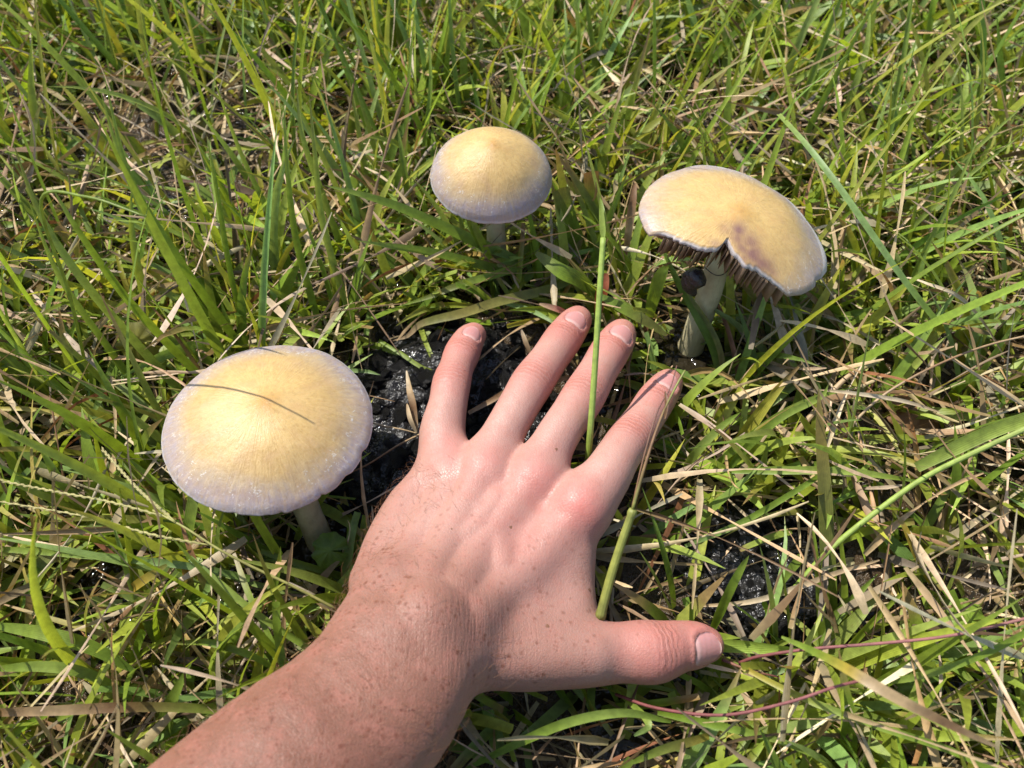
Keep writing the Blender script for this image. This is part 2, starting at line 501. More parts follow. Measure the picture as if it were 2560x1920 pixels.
# ---- surface: signed distance on a grid, then surface nets
VOX = 0.00105
allp = np.vstack([np.vstack([p[1] for p in PRIM]), np.vstack([p[2] for p in PRIM])])
lo = allp.min(0) - 0.045; hi = allp.max(0) + 0.045
dims = np.ceil((hi - lo) / VOX).astype(int) // 8 * 8 + 8
cn = dims // 8
cx = [lo[i] + (np.arange(cn[i]) + 0.5) * 8 * VOX for i in range(3)]
CC = np.stack(np.meshgrid(*cx, indexing='ij'), -1).reshape(-1, 3)
dc = sdf(CC, 0.05)
GRID = np.repeat(np.repeat(np.repeat(dc.reshape(cn), 8, 0), 8, 1), 8, 2).astype(np.float32)
near = np.flatnonzero(np.abs(dc) < 8 * VOX * 1.15)
off = np.stack(np.meshgrid(*[np.arange(8)] * 3, indexing='ij'), -1).reshape(-1, 3)
bi = np.stack(np.unravel_index(near, cn), -1) * 8
vox = (bi[:, None, :] + off[None]).reshape(-1, 3)
GRID[vox[:, 0], vox[:, 1], vox[:, 2]] = sdf(lo + vox * VOX)

def surface_nets(G):
    ins = G < 0
    cnt = np.zeros(np.array(G.shape) - 1, np.int8)
    for o in np.ndindex(2, 2, 2):
        cnt += ins[o[0]:G.shape[0] - 1 + o[0], o[1]:G.shape[1] - 1 + o[1], o[2]:G.shape[2] - 1 + o[2]]
    act = np.argwhere((cnt > 0) & (cnt < 8))
    vid = np.full(cnt.shape, -1, np.int32)
    vid[act[:, 0], act[:, 1], act[:, 2]] = np.arange(len(act))
    corner = {o: G[act[:, 0] + o[0], act[:, 1] + o[1], act[:, 2] + o[2]] for o in np.ndindex(2, 2, 2)}
    S = np.zeros((len(act), 3)); W = np.zeros(len(act))
    for o in np.ndindex(2, 2, 2):
        for ax in range(3):
            if o[ax]: continue
            q = list(o); q[ax] = 1
            a, c_ = corner[o], corner[tuple(q)]
            m = (a < 0) != (c_ < 0)
            t = np.where(m, a / np.where(m, a - c_, 1), 0)
            p = np.array(o, float)[None].repeat(len(act), 0); p[:, ax] += t
            S[m] += p[m]; W[m] += 1
    V = act + S / W[:, None]
    faces = []
    for ax in range(3):
        a = np.moveaxis(ins, ax, 0)
        d = np.argwhere(a[:-1] != a[1:])
        u, w = [i for i in range(3) if i != ax]
        inside_first = a[:-1][d[:, 0], d[:, 1], d[:, 2]]
        cell = np.zeros((len(d), 3), int); cell[:, ax] = d[:, 0]; cell[:, u] = d[:, 1]; cell[:, w] = d[:, 2]
        q = []
        for du, dw in ((-1, -1), (0, -1), (0, 0), (-1, 0)):
            c_ = cell.copy(); c_[:, u] += du; c_[:, w] += dw
            q.append(vid[c_[:, 0], c_[:, 1], c_[:, 2]])
        q = np.stack(q, 1)
        flip = inside_first if ax != 1 else ~inside_first
        q[~flip] = q[~flip][:, ::-1]
        faces.append(q)
    return V, np.concatenate(faces)

HV, HF = surface_nets(GRID)
HV = lo + HV * VOX
def adj_smooth(V, Fc, it):
    e = np.concatenate([Fc[:, [0, 1]], Fc[:, [1, 2]], Fc[:, [2, 3]], Fc[:, [3, 0]]])
    deg = np.bincount(e.ravel(), minlength=len(V))[:, None]
    for lam in [0.5, -0.52] * it:
        s = np.stack([np.bincount(e[:, 0], V[e[:, 1], i], len(V)) + np.bincount(e[:, 1], V[e[:, 0], i], len(V)) for i in range(3)], 1)
        V = V + lam * (s / deg - V)
    return V
HV = adj_smooth(HV, HF, 4)
n_f = np.cross(HV[HF[:, 2]] - HV[HF[:, 0]], HV[HF[:, 3]] - HV[HF[:, 1]])
HN = unit(np.stack([sum(np.bincount(HF[:, j], n_f[:, i], len(HV)) for j in range(4)) for i in range(3)], 1))

def hand_sdf(P):
    """grid lookup, metres (large outside the box)"""
    i = np.round((P - lo) / VOX).astype(int)
    ok = np.all((i >= 0) & (i < np.array(GRID.shape)), axis=1)
    out = np.full(len(P), 0.1, np.float32)
    j = i[ok]; out[ok] = GRID[j[:, 0], j[:, 1], j[:, 2]]
    return out

# ---- nails: frame from the pixel of their middle, axis along the finger
NAILS = {  # finger: (centre pixel, width mm, length mm, twist)
 'little': ((1181,832), 9.6, 10.0), 'ring': ((1442,797), 11.6, 11.5), 'middle': ((1557,832), 12.2, 12.0),
 'index': ((1672,953), 10.6, 11.2), 'thumb': ((1771,1627), 12.8, 13.0)}
nail_fr = {}
for k, (pix, w, l) in NAILS.items():
    S = on_skin([pix]); N = grad(S, 0.0025)[0]
    P, R = FJ[k]
    ax_ = unit(P[-1] - P[-4]); ax_ = unit(ax_ - N * (ax_ @ N))
    nail_fr[k] = (S[0], N, ax_, np.cross(N, ax_), w * 5e-4, l * 5e-4)
    rel = HV - S[0]
    u = rel @ nail_fr[k][3] / nail_fr[k][4]; v = rel @ ax_ / nail_fr[k][5]; z = rel @ N
    q = (np.abs(u) ** 3 + np.abs(v) ** 3) ** (1 / 3)
    m = (z > -0.007) & (q < 2) & (HN @ N > 0.0)
    fold = 0.00060 * np.exp(-((q - 1.14) / 0.13) ** 2) * np.where(v > 0.55, 0.15, 1.0) - 0.00035 * (q < 0.98)
    HV[m] += (HN * fold[:, None])[m]

# ---- skin attributes
def seg_dist(P, Q):
    d = np.full(len(P), 9.0)
    for a, b_ in zip(Q[:-1], Q[1:]):
        ab = b_ - a; t = np.clip(((P - a) @ ab) / (ab @ ab), 0, 1)
        d = np.minimum(d, np.linalg.norm(P - a - t[:, None] * ab, axis=1))
    return d
red = np.zeros(len(HV)); cs = np.zeros(len(HV)); cm = np.zeros(len(HV))
for k, (P, R) in FJ.items():
    js = ((3, .42, .0085), (5, .62, .0090), (6, .5, .010)) if k != 'thumb' else ((5, .62, .013), (7, .75, .010))
    for j, amt, rad in js:
        d = np.linalg.norm(HV - P[j], axis=1)
        red = np.maximum(red, amt * np.exp(-(np.maximum(d - R[j] * .75, 0) / rad) ** 2))
    for j, wd in (((3, .0055), (5, .0030)) if k != 'thumb' else ((5, .0036),)):
        a = unit(P[j + 1] - P[j - 1]); rel = HV - P[j]; s = rel @ a
        m = np.exp(-(s / wd) ** 2) * (np.linalg.norm(rel, axis=1) < R[j] * 1.7) * np.clip(HN[:, 2] * 1.6 - .1, 0, 1)
        up_ = m > cm
        cs[up_] = s[up_]; cm[up_] = m[up_]
for (x, y), amt, rad in (((1450,1262),.85,.012),((1345,1195),.62,.012),((1375,1235),.4,.012),((1215,1150),.45,.010),((1118,1120),.50,.010),((1240,1180),.3,.014),((1300,1330),.25,.02),((1700,1590),.5,.012)):
    S = on_skin([(x, y)])[0]
    red = np.maximum(red, amt * np.exp(-(np.linalg.norm(HV - S, axis=1) / rad) ** 2))
s_arm = (HV - AP[0]) @ ARM_DIR
red = red * np.clip((s_arm + .02) / .02, 0, 1) * np.clip(HN[:, 2] + .5, 0, 1)
tan_a = 1 / (1 + np.exp((s_arm - 0.016 + 0.024 * (fbm(HV * 60, 3) - .5)) / 0.020))
tan_a = tan_a * np.clip(0.55 + 0.6 * HN[:, 2], 0, 1)
# wrinkles of the back of the hand near the thumb and wrist run across the pull of the skin
thd = unit(FJ['thumb'][0][3] - FJ['thumb'][0][0])
wr = HV @ unit(thd + 0.35 * np.array([0, 0, 0]))
wc = on_skin([(1170,1590)])[0]
wm = np.exp(-(np.linalg.norm(HV - wc, axis=1) / .026) ** 2)
frk = np.clip(0.10 + 0.80 * np.clip((0.06 - s_arm) / .06, 0, 1), 0, 1) * np.clip(HN[:, 2] + .35, 0, 1)

hand_base = (float(AP[0][0]), float(AP[0][1]), 0.0)
person = empty('person', hand_base)
tag(person, 'bare left hand and freckled forearm with fingers spread over the black dung', 'person')
body = mesh_obj('hand_and_forearm', HV, HF, M['skin'], person, True,
                dict(red=red, tan=tan_a, cs=cs, cm=cm, wr=wr, wm=wm, frk=frk))

for k, (C, N, A_, Sd, hw, hl) in nail_fr.items():
    nu, nv = 17, 19
    U, Vv = np.meshgrid(np.linspace(-1, 1, nu), np.linspace(-1, 1, nv), indexing='ij')
    lim = np.where(Vv < 0, (1 - np.abs(Vv) ** 2.8 * .86) ** .5, (1 - np.abs(Vv) ** 2.6 * .88) ** .5)
    P0 = C + (U * lim * hw)[..., None] * Sd + ((Vv - .18 * (1 - U ** 2) * -0.3) * hl)[..., None] * A_ + N * .006
    S = trace(P0.reshape(-1, 3), np.repeat(-N[None], nu * nv, 0), 30, .03)
    edge = np.maximum(np.abs(U), np.abs(Vv) * (Vv < 0))
    lift = .00030 * np.clip((1 - edge) / .25, 0, 1) + .00030 * np.clip(Vv, 0, 1) ** 2 - .00008
    S = S + lift.reshape(-1, 1) * N
    idx = np.arange(nu * nv).reshape(nu, nv)
    fc = np.stack([idx[:-1, :-1], idx[1:, :-1], idx[1:, 1:], idx[:-1, 1:]], -1).reshape(-1, 4)
    low = S - N * .0006
    b0 = np.concatenate([idx[0, :], idx[1:, -1], idx[-1, -2::-1], idx[-2:0:-1, 0]])
    sk = np.stack([b0, b0 + nu * nv, np.roll(b0, -1) + nu * nv, np.roll(b0, -1)], -1)
    o = mesh_obj('fingernail', np.vstack([S, low]), [fc, sk], M['nail'], person, True, dict(nv=np.tile((Vv.ravel() + 1) / 2, 2)))

# ---- hairs on the forearm and the outer edge of the hand
cand = rng.choice(len(HV), 16000, replace=False)
hp, hn = HV[cand], HN[cand]
px, py, dz = project(hp)
lat = np.array([-0.8, -0.5, 0.0])
edge_w = np.clip((hn @ unit(np.array([-.8, .3, .2]))) + .25, 0, 1)
onarm = s_arm[cand] < .004
dens = np.where(onarm, 0.20, np.where((px < 1150) & (py > 1150), 0.26 * edge_w, 0.0))
kp = (rng.random(len(cand)) < dens) & (hn[:, 2] > -.25)
hp, hn = hp[kp], hn[kp]
nh = len(hp)
dirs = unit(ARM_DIR[None] * rng.normal(.35, .35, nh)[:, None] + np.array([-.7, .15, 0]) * rng.normal(.8, .4, nh)[:, None] + rng.normal(0, .25, (nh, 3)))
right_side = hn[:, 0] > .35
dirs[right_side] = unit(np.array([.55, .35, -.25]) + rng.normal(0, .3, (right_side.sum(), 3)))
dirs = unit(dirs - hn * (dirs * hn).sum(1, keepdims=True))
side = np.cross(dirs, hn)
ln = rng.uniform(.005, .012, nh)
curl = rng.normal(0, .3, nh)
ns = 6
t = np.linspace(0, 1, ns)
ctr = hp[:, None] - hn[:, None] * .0003 + dirs[:, None] * (ln[:, None] * t)[..., None] + side[:, None] * (curl[:, None] * ln[:, None] * t ** 2)[..., None] \
    + hn[:, None] * ((.26 * ln)[:, None] * np.sin(t * 2.6)[None])[..., None]
wid = (.000055 * (1 - .75 * t))[None, :, None]
ring = np.stack([ctr + side[:, None] * wid, ctr - side[:, None] * wid * .5 + hn[:, None] * wid * .87, ctr - side[:, None] * wid * .5 - hn[:, None] * wid * .87], 2)
idx = np.arange(nh * ns * 3).reshape(nh, ns, 3)
fc = np.concatenate([np.stack([idx[:, :-1, j], idx[:, :-1, (j + 1) % 3], idx[:, 1:, (j + 1) % 3], idx[:, 1:, j]], -1).reshape(-1, 4) for j in range(3)])
ho = mesh_obj('arm_hair', ring.reshape(-1, 3), fc, M['hair'], person, True)
tag(ho, kind='stuff')

# moles and a dark speck on the back of the hand
for (x, y), r in (((1391,1123),.0009),((1129,1322),.0006),((1474,1475),.0009),((1369,1565),.0011),((1277,1318),.0010)):
    S = on_skin([(x, y)])[0]; N = grad(S[None])[0]
    u = unit(np.cross(N, [0, 0, 1.0]) + 1e-6); w = np.cross(N, u)
    ang = np.linspace(0, 2 * np.pi, 10, endpoint=False)
    rg = np.array([S + (u * math.cos(a) + w * math.sin(a)) * r * (1 + .2 * math.sin(3 * a)) - N * .0001 for a in ang])
    V = np.vstack([rg, S[None] + N * .00022])
    mesh_obj('mole', V, np.array([(i, (i + 1) % 10, 10) for i in range(10)]), M['mole'], person)

# ================================================================== MUSHROOMS
OCC = [HV]                                       # dense points of things that the turf must not grow through or over

def frame(n):
    n = unit(n); ex = unit(np.cross([0, 1.0, 0], n)); return ex, np.cross(n, ex), n

def interp_closed(th, tab):
    """tab: rows (angle deg, value); smooth closed interpolation"""
    a = np.radians([r[0] for r in tab]); v = np.array([r[1] for r in tab], float)
    o = np.argsort(a); a, v = a[o], v[o]
    a = np.concatenate([a[-1:] - 2 * np.pi, a, a[:1] + 2 * np.pi]); v = np.concatenate([v[-1:], v, v[:1]])
    return np.interp(th % (2 * np.pi), a, v)

def tube(path, radii, nseg=20, wob=0.0, seed=0):
    path = np.asarray(path); n = len(path)
    tan_ = unit(np.gradient(path, axis=0))
    e1 = unit(np.cross(tan_, np.tile([0.3, 1.0, 0.1], (n, 1)))); e2 = np.cross(tan_, e1)
    ang = np.linspace(0, 2 * np.pi, nseg, endpoint=False)
    R = np.asarray(radii)[:, None] * np.ones(nseg)[None]
    V = path[:, None] + R[..., None] * (e1[:, None] * np.cos(ang)[None, :, None] + e2[:, None] * np.sin(ang)[None, :, None])
    if wob:
        V += (unit(V - path[:, None]) * ((fbm(V.reshape(-1, 3) * 170, seed, 3) - .5) * 2 * wob).reshape(n, nseg, 1))
    V = V.reshape(-1, 3); idx = np.arange(n * nseg).reshape(n, nseg)
    f = np.stack([idx[:-1], np.roll(idx[:-1], -1, 1), np.roll(idx[1:], -1, 1), idx[1:]], -1).reshape(-1, 4)
    V = np.vstack([V, path[:1], path[-1:]])
    c0, c1 = len(V) - 2, len(V) - 1
    caps = np.concatenate([np.stack([np.roll(idx[0], -1), idx[0], np.full(nseg, c0)], -1), np.stack([idx[-1], np.roll(idx[-1], -1), np.full(nseg, c1)], -1)])
    return V, [f, caps]

def mushroom(label, base, umbo, normal, R, H, prof, Rtab, stem_r, seed, gill_objs=False, stem_bend=(0, 0, 0), n_gill=90, bruise_at=None, cuts=(), torn_rng=None):
    base = np.array(base); ex, ey, n = frame(normal)
    O = np.array(umbo) - n * H * prof(np.array([0.0]))[0]           # middle of the margin plane
    root = empty('mushroom', base)
    tag(root, label, 'mushroom')
    nr, nt = 56, 220
    th = np.linspace(0, 2 * np.pi, nt, endpoint=False)
    ang3 = np.stack([np.cos(th) * 2.2, np.sin(th) * 2.2, np.full(nt, seed * 3.1)], 1)
    RT_ = R * interp_closed(th, Rtab) * (1 + 0.020 * (fbm(ang3 * 2, seed) - .5) + 0.014 * (fbm(ang3 * 9, seed + 9) - .5))
    torn_t = np.zeros(nt)
    if torn_rng:
        a0, a1 = np.radians(torn_rng)
        inside = np.minimum((th - a0) % (2 * np.pi), (a1 - th) % (2 * np.pi))
        torn_t = np.where(((th - a0) % (2 * np.pi)) < ((a1 - a0) % (2 * np.pi)), np.clip(inside / .05, 0, 1), 0)
    RT_ *= 1 + torn_t * 0.10 * (fbm(ang3 * 11, seed + 4) - .5)
    for a, w, dp in cuts:
        dth = (th - math.radians(a) + np.pi) % (2 * np.pi) - np.pi
        RT_ *= 1 - dp * np.exp(-(dth / math.radians(w)) ** 2)
    r = np.concatenate([np.linspace(0.0, .94, nr - 8)[1:], np.linspace(.95, 1, 9)])
    nr = len(r)
    rad = r[:, None] * RT_[None]                                      # physical radius
    q = rad / R
    def top_h(q, thv):
        dirn = np.stack([np.cos(thv) * q * 2.4, np.sin(thv) * q * 2.4, np.full(q.shape, seed * 1.7)], -1).reshape(-1, 3)
        w = ((fbm(dirn, seed + 2, 3) - .5) * .055 * R).reshape(q.shape)
        return H * prof(q) + w * np.clip(q * 1.5, 0, 1)
    thg = np.tile(th, (nr, 1))
    zt = top_h(q, thg)
    # round the lip over
    lip = np.clip((r - .94) / .06, 0, 1)[:, None]
    zt = zt - lip ** 2 * .0011
    thick = np.maximum(.0058 * (1 - .72 * q), .0013)
    zu = zt - thick * (1 - .55 * lip ** 2)
    def pos(rad, z):
        return O + rad[..., None] * (np.cos(thg)[..., None] * ex + np.sin(thg)[..., None] * ey) + z[..., None] * n
    Vt = pos(rad, zt).reshape(-1, 3); Vu = pos(rad * np.where(lip > 0, 1 - .006 * lip, 1), zu).reshape(-1, 3)
    apex = O + n * top_h(np.array([0.0]), np.array([0.0]))[0]
    V = np.vstack([Vt, Vu, apex[None], apex[None] - n * .0058])
    idx = np.arange(nr * nt).reshape(nr, nt); k = nr * nt
    nx = np.roll(idx, -1, 1)
    f_top = np.stack([idx[:-1], idx[1:], nx[1:], nx[:-1]], -1).reshape(-1, 4)
    f_und = np.stack([idx[:-1], nx[:-1], nx[1:], idx[1:]], -1).reshape(-1, 4) + k
    f_rim = np.stack([idx[-1], idx[-1] + k, nx[-1] + k, nx[-1]], -1)
    f_c = np.concatenate([np.stack([np.full(nt, 2 * k), idx[0], nx[0]], -1), np.stack([np.full(nt, 2 * k + 1), nx[0] + k, idx[0] + k], -1)])
    rr_ = np.clip(q, 0, 1).ravel()
    torn = (np.clip((r[:, None] - .965) / .03, 0, 1) * torn_t[None]).ravel()
    under = np.concatenate([np.zeros(k), np.ones(k), [0, 1]])
    pol = np.stack([np.cos(thg) * 9, np.sin(thg) * 9, q * 2.2 + seed], -1).reshape(-1, 3)
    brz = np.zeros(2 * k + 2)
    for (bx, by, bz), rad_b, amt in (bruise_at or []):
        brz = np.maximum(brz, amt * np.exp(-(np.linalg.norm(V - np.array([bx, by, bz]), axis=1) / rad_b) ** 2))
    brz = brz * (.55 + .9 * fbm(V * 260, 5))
    two = lambda a, e: np.concatenate([a, a, e])
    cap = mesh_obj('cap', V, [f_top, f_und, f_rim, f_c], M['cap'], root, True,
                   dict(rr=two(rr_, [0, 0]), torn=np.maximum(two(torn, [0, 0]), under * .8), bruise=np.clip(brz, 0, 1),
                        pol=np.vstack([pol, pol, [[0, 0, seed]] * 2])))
    OCC.append(Vt)
    # stem
    top = O + n * (top_h(np.array([.02]), np.array([0.0]))[0] - .005)
    mid = (base + top) / 2 + np.array(stem_bend)
    path = spline([base - (0, 0, .006), (base * 2 + mid) / 3 + np.array(stem_bend) * .3, mid, top - n * .012, top], 26)
    tt = np.linspace(0, 1, 26)
    V, f = tube(path, np.interp(tt, [0, .08, .5, .88, 1], [1.25, 1.12, .95, .86, 1.05]) * stem_r, 22, .00045, seed)
    mesh_obj('stem', V, f, M['stem'], root)
    if stem_r > .0055: OCC.append(V)
    # gills: thin plates under the cap, from near the stem to the margin
    rest_v, rest_f = [], []
    gi = 0
    for i in range(n_gill):
        a = 2 * np.pi * (i + .25 * math.sin(i * 7.3)) / n_gill
        Rm = float(np.interp(a % (2 * np.pi), np.append(th, 2 * np.pi), np.append(RT_, RT_[0])))
        full = float(np.interp(a % (2 * np.pi), th, torn_t)) < .5
        r1 = Rm * .965 if full else Rm + .0012 * (0.2 + 1.2 * random.random())
        r0 = .16 * R if i % 2 == 0 else .42 * R
        if r1 - r0 < .004: r0 = min(.12 * R, r1 - .005)
        m_ = 9
        rp = np.linspace(r0, r1, m_); qq = rp / R
        up_z = top_h(qq, np.full(m_, a)) - np.maximum(.0058 * (1 - .72 * qq), .0013) * .6
        tr = (rp - r0) / (r1 - r0)
        prof_g = np.sin(np.pi * np.clip(.20 + .78 * tr, 0, 1)) if full else np.clip(.45 + .5 * tr, 0, 1)
        dn = up_z - (.0078 if full else .0095) * (R / .042) * np.clip(prof_g, .04, 1)
        e = np.cos(a) * ex + np.sin(a) * ey; s_ = -np.sin(a) * ex + np.cos(a) * ey
        wv = .0007 * np.sin(tr * 5 + i * 1.7)
        c_up = O + rp[:, None] * e + up_z[:, None] * n + wv[:, None] * s_
        c_dn = O + rp[:, None] * e + dn[:, None] * n + wv[:, None] * s_ * 1.6
        hw = .00022
        Vg = np.vstack([c_up + s_ * hw, c_dn + s_ * hw * .6, c_dn - s_ * hw * .6, c_up - s_ * hw])
        j = np.arange(m_ - 1)
        fg = np.concatenate([np.stack([j + o * m_, j + 1 + o * m_, j + 1 + (o + 1) * m_, j + (o + 1) * m_], -1) for o in range(3)])
        fg = np.vstack([fg, [[0, m_, 2 * m_, 3 * m_], [m_ - 1, 4 * m_ - 1, 3 * m_ - 1, 2 * m_ - 1]]])
        if gill_objs:
            mesh_obj('gill', Vg, fg, M['gill'], root)
        else:
            rest_v.append(Vg); rest_f.append(fg + gi * len(Vg)); gi += 1
    if rest_v:
        g = mesh_obj('gills', np.vstack(rest_v), np.vstack(rest_f), M['gill'], root)
        tag(g, kind='stuff')
    return root, O, (ex, ey, n), path

def dome_flat(q):      # broad convex cap with a low boss
    q = np.minimum(q, 1.15)
    return .93 * (1 - q ** 2.15) * .92 +   .055 * np.exp(-(q / .15) ** 2) + .085 * (1 - np.clip(q, 0, 1))
def dome_high(q):      # bell-shaped, nearly half a ball, bluntly pointed
    q = np.minimum(q, 1.0)
    return .74 * np.sqrt(np.maximum(1 - (q * .985) ** 2, 0)) ** 1.15 + .26 * np.clip(1 - q, 0, 1) ** 1.25

BIG_O = np.array([-.1012, .1637, .0583])      # middle of the largest cap's margin
BIG_N = unit((.09, .05, 1))
bigR, o_, f_, _ = mushroom('largest round golden mushroom with whole lilac-rimmed cap, beside the wrist', at(800, 1352, 0), BIG_O + BIG_N * .0160 * 1.0, BIG_N, .0425, .0160, dome_flat,
         [(0, 1.0), (60, 1.02), (120, 1.0), (180, 1.0), (240, 1.0), (300, .99)], .0056, 3,
         cuts=((262, 2.0, .012), (286, 1.0, .012), (309, 1.2, .02), (325, 3, .014), (343, 3.5, .022)))
mushroom('smallest dome-capped golden mushroom, standing whole behind the dung', at(1246, 690, 0), at(1229, 358, .089), (.03, -.10, 1), .0312, .0236, dome_high,
         [(0, 1.0), (90, 1.0), (180, 1.0), (270, 1.0)], .0053, 7)

# torn mushroom: the outline of its cap is read along rays onto the cap itself
UMB = at(1849, 528, .090); NRM = unit((.17, -.03, 1)); RR, HH = .0485, .0170
exr, eyr, nr_ = frame(NRM)
Oc = UMB - nr_ * HH * dome_flat(np.array([0.0]))[0]
outl = [(125,480),(140,400),(200,290),(320,190),(480,125),(650,98),(820,108),(1000,150),(1180,225),(1350,340),(1500,470),(1620,620),(1700,760),(1722,860),(1690,980),(1600,1060),(1590,1110),(1480,1165),(1370,1180),
        (1290,1100),(1200,1035),(1110,960),(1030,935),(960,870),(905,800),(885,760),(868,715),(845,725),(815,775),(760,800),(690,790),(600,770),(530,750),(460,715),(380,680),(300,665),(215,680),(160,600)]
def cap_polar(zx, zy):
    x, y = 1560 + zx * .3014, 380 + zy * .3014
    d = ray(x, y); qh = 0.0
    for _ in range(30):
        tpl = ((Oc + nr_ * qh - CAM) @ nr_) / (d @ nr_)
        rel = CAM + d * tpl - Oc
        rx, ry = rel @ exr, rel @ eyr
        qh = .5 * qh + .5 * HH * float(dome_flat(np.array([min(math.hypot(rx, ry) / RR, 1.12)]))[0])
    return math.degrees(math.atan2(ry, rx)) % 360, min(math.hypot(rx, ry) / RR, 1.12), CAM + d * tpl
rows = [cap_polar(*q)[:2] for q in outl]
ta, tb = cap_polar(215, 680)[0], cap_polar(1370, 1180)[0]
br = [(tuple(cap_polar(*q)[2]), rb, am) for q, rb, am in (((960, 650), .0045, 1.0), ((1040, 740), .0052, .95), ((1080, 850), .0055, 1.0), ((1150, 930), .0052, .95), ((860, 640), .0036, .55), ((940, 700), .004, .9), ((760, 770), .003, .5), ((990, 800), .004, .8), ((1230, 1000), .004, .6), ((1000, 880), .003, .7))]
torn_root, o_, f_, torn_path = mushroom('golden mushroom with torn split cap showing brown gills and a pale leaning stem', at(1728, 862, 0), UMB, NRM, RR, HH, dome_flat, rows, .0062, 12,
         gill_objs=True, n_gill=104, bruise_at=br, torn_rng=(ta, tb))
# dark spore-stained veil clinging to its stem
c = torn_path[16]
ang = np.linspace(0, 2 * np.pi, 18, endpoint=False)
P = np.array([at(1742, 690, c[2]), at(1722, 712, c[2] - .007), at(1738, 735, c[2] - .012)])
V, f = tube(spline(np.vstack([P[0] + (.002, 0, .003), P]), 12), np.array([.001, .0028, .0042, .0050, .0052, .0050, .0046, .004, .0034, .0028, .002, .0008]), 14, .0026, 4)
mesh_obj('veil_remnant', V, f, M['veil'], torn_root)
c0, c1 = torn_path[15], torn_path[16]; ax_ = unit(c1 - c0); u = unit(np.cross(ax_, [0, 1, 0])); w = np.cross(ax_, u)
lp = np.array([c0 + (u * math.cos(a) + w * math.sin(a)) * .00585 + ax_ * (.0006 * math.sin(3 * a)) for a in np.linspace(0, 2 * np.pi, 30)])
V, f = tube(lp, np.full(30, .0002), 6)
mesh_obj('ring_mark', V, f, M['veil'], torn_root)

# ================================================================== GROUND, WATER, DUNG
def axis_coords(a, b_, step, far):
    c = np.arange(a, b_ + step / 2, step)
    out, s, x = [], step, b_
    while x < far: s *= 1.35; x += s; out.append(x)
    left, s, x = [], step, a
    while x > -far: s *= 1.35; x -= s; left.append(x)
    return np.concatenate([left[::-1], c, out])
gx, gy = axis_coords(-.62, .62, .006, 40), axis_coords(-.12, .92, .006, 40)
GX, GY = np.meshgrid(gx, gy, indexing='ij')
GP = np.stack([GX.ravel(), GY.ravel(), np.zeros(GX.size)], 1)
def ground_z(P):
    Q = P * [1, 1, 0]
    return (fbm(Q * 16, 21, 4) - .52) * .026 + (fbm(Q * 90, 31, 2) - .5) * .006
GP[:, 2] = ground_z(GP) - .002
idx = np.arange(len(GP)).reshape(len(gx), len(gy))
gf = np.stack([idx[:-1, :-1], idx[1:, :-1], idx[1:, 1:], idx[:-1, 1:]], -1).reshape(-1, 4)
tag(mesh_obj('ground', GP, gf, M['mud']), kind='structure')
wx, wy = axis_coords(-.6, .6, .05, 40), axis_coords(-.1, .9, .05, 40)
WX, WY = np.meshgrid(wx, wy, indexing='ij')
idx = np.arange(WX.size).reshape(WX.shape)
wf = np.stack([idx[:-1, :-1], idx[1:, :-1], idx[1:, 1:], idx[:-1, 1:]], -1).reshape(-1, 4)
tag(mesh_obj('water', np.stack([WX.ravel(), WY.ravel(), np.full(WX.size, -.0018)], 1), wf, M['water']), kind='structure')

def chunk_mesh(name, seed):
    r = np.random.default_rng(seed)
    ph = (1 + 5 ** .5) / 2
    V = unit(np.array([(-1, ph, 0), (1, ph, 0), (-1, -ph, 0), (1, -ph, 0), (0, -1, ph), (0, 1, ph), (0, -1, -ph), (0, 1, -ph), (ph, 0, -1), (ph, 0, 1), (-ph, 0, -1), (-ph, 0, 1)], float))
    Fc = [(0, 11, 5), (0, 5, 1), (0, 1, 7), (0, 7, 10), (0, 10, 11), (1, 5, 9), (5, 11, 4), (11, 10, 2), (10, 7, 6), (7, 1, 8), (3, 9, 4), (3, 4, 2), (3, 2, 6), (3, 6, 8), (3, 8, 9), (4, 9, 5), (2, 4, 11), (6, 2, 10), (8, 6, 7), (9, 8, 1)]
    mids, nf, V = {}, [], list(V)
    def mid(i, j):
        k = (min(i, j), max(i, j))
        if k not in mids: mids[k] = len(V); V.append(unit(V[i] + V[j]))
        return mids[k]
    if seed % 3 != 0:
        nf = Fc
    else:
        for a, b_, c in Fc:
            d, e, g = mid(a, b_), mid(b_, c), mid(c, a)
            nf += [(a, d, g), (b_, e, d), (c, g, e), (d, e, g)]
    V = np.array(V) * (r.uniform(.62, 1.2, (len(V), 1))) * np.array([1.25, .85, .62]) * r.uniform(.8, 1.2, 3)
    me = bpy.data.meshes.new(name)
    me.from_pydata(V.tolist(), [], nf); me.update()
    me.polygons.foreach_set('use_smooth', [seed % 2 == 0] * len(nf))
    me.materials.append(M['dung'])
    return me
chunks = [chunk_mesh('chunk', s) for s in range(9)]

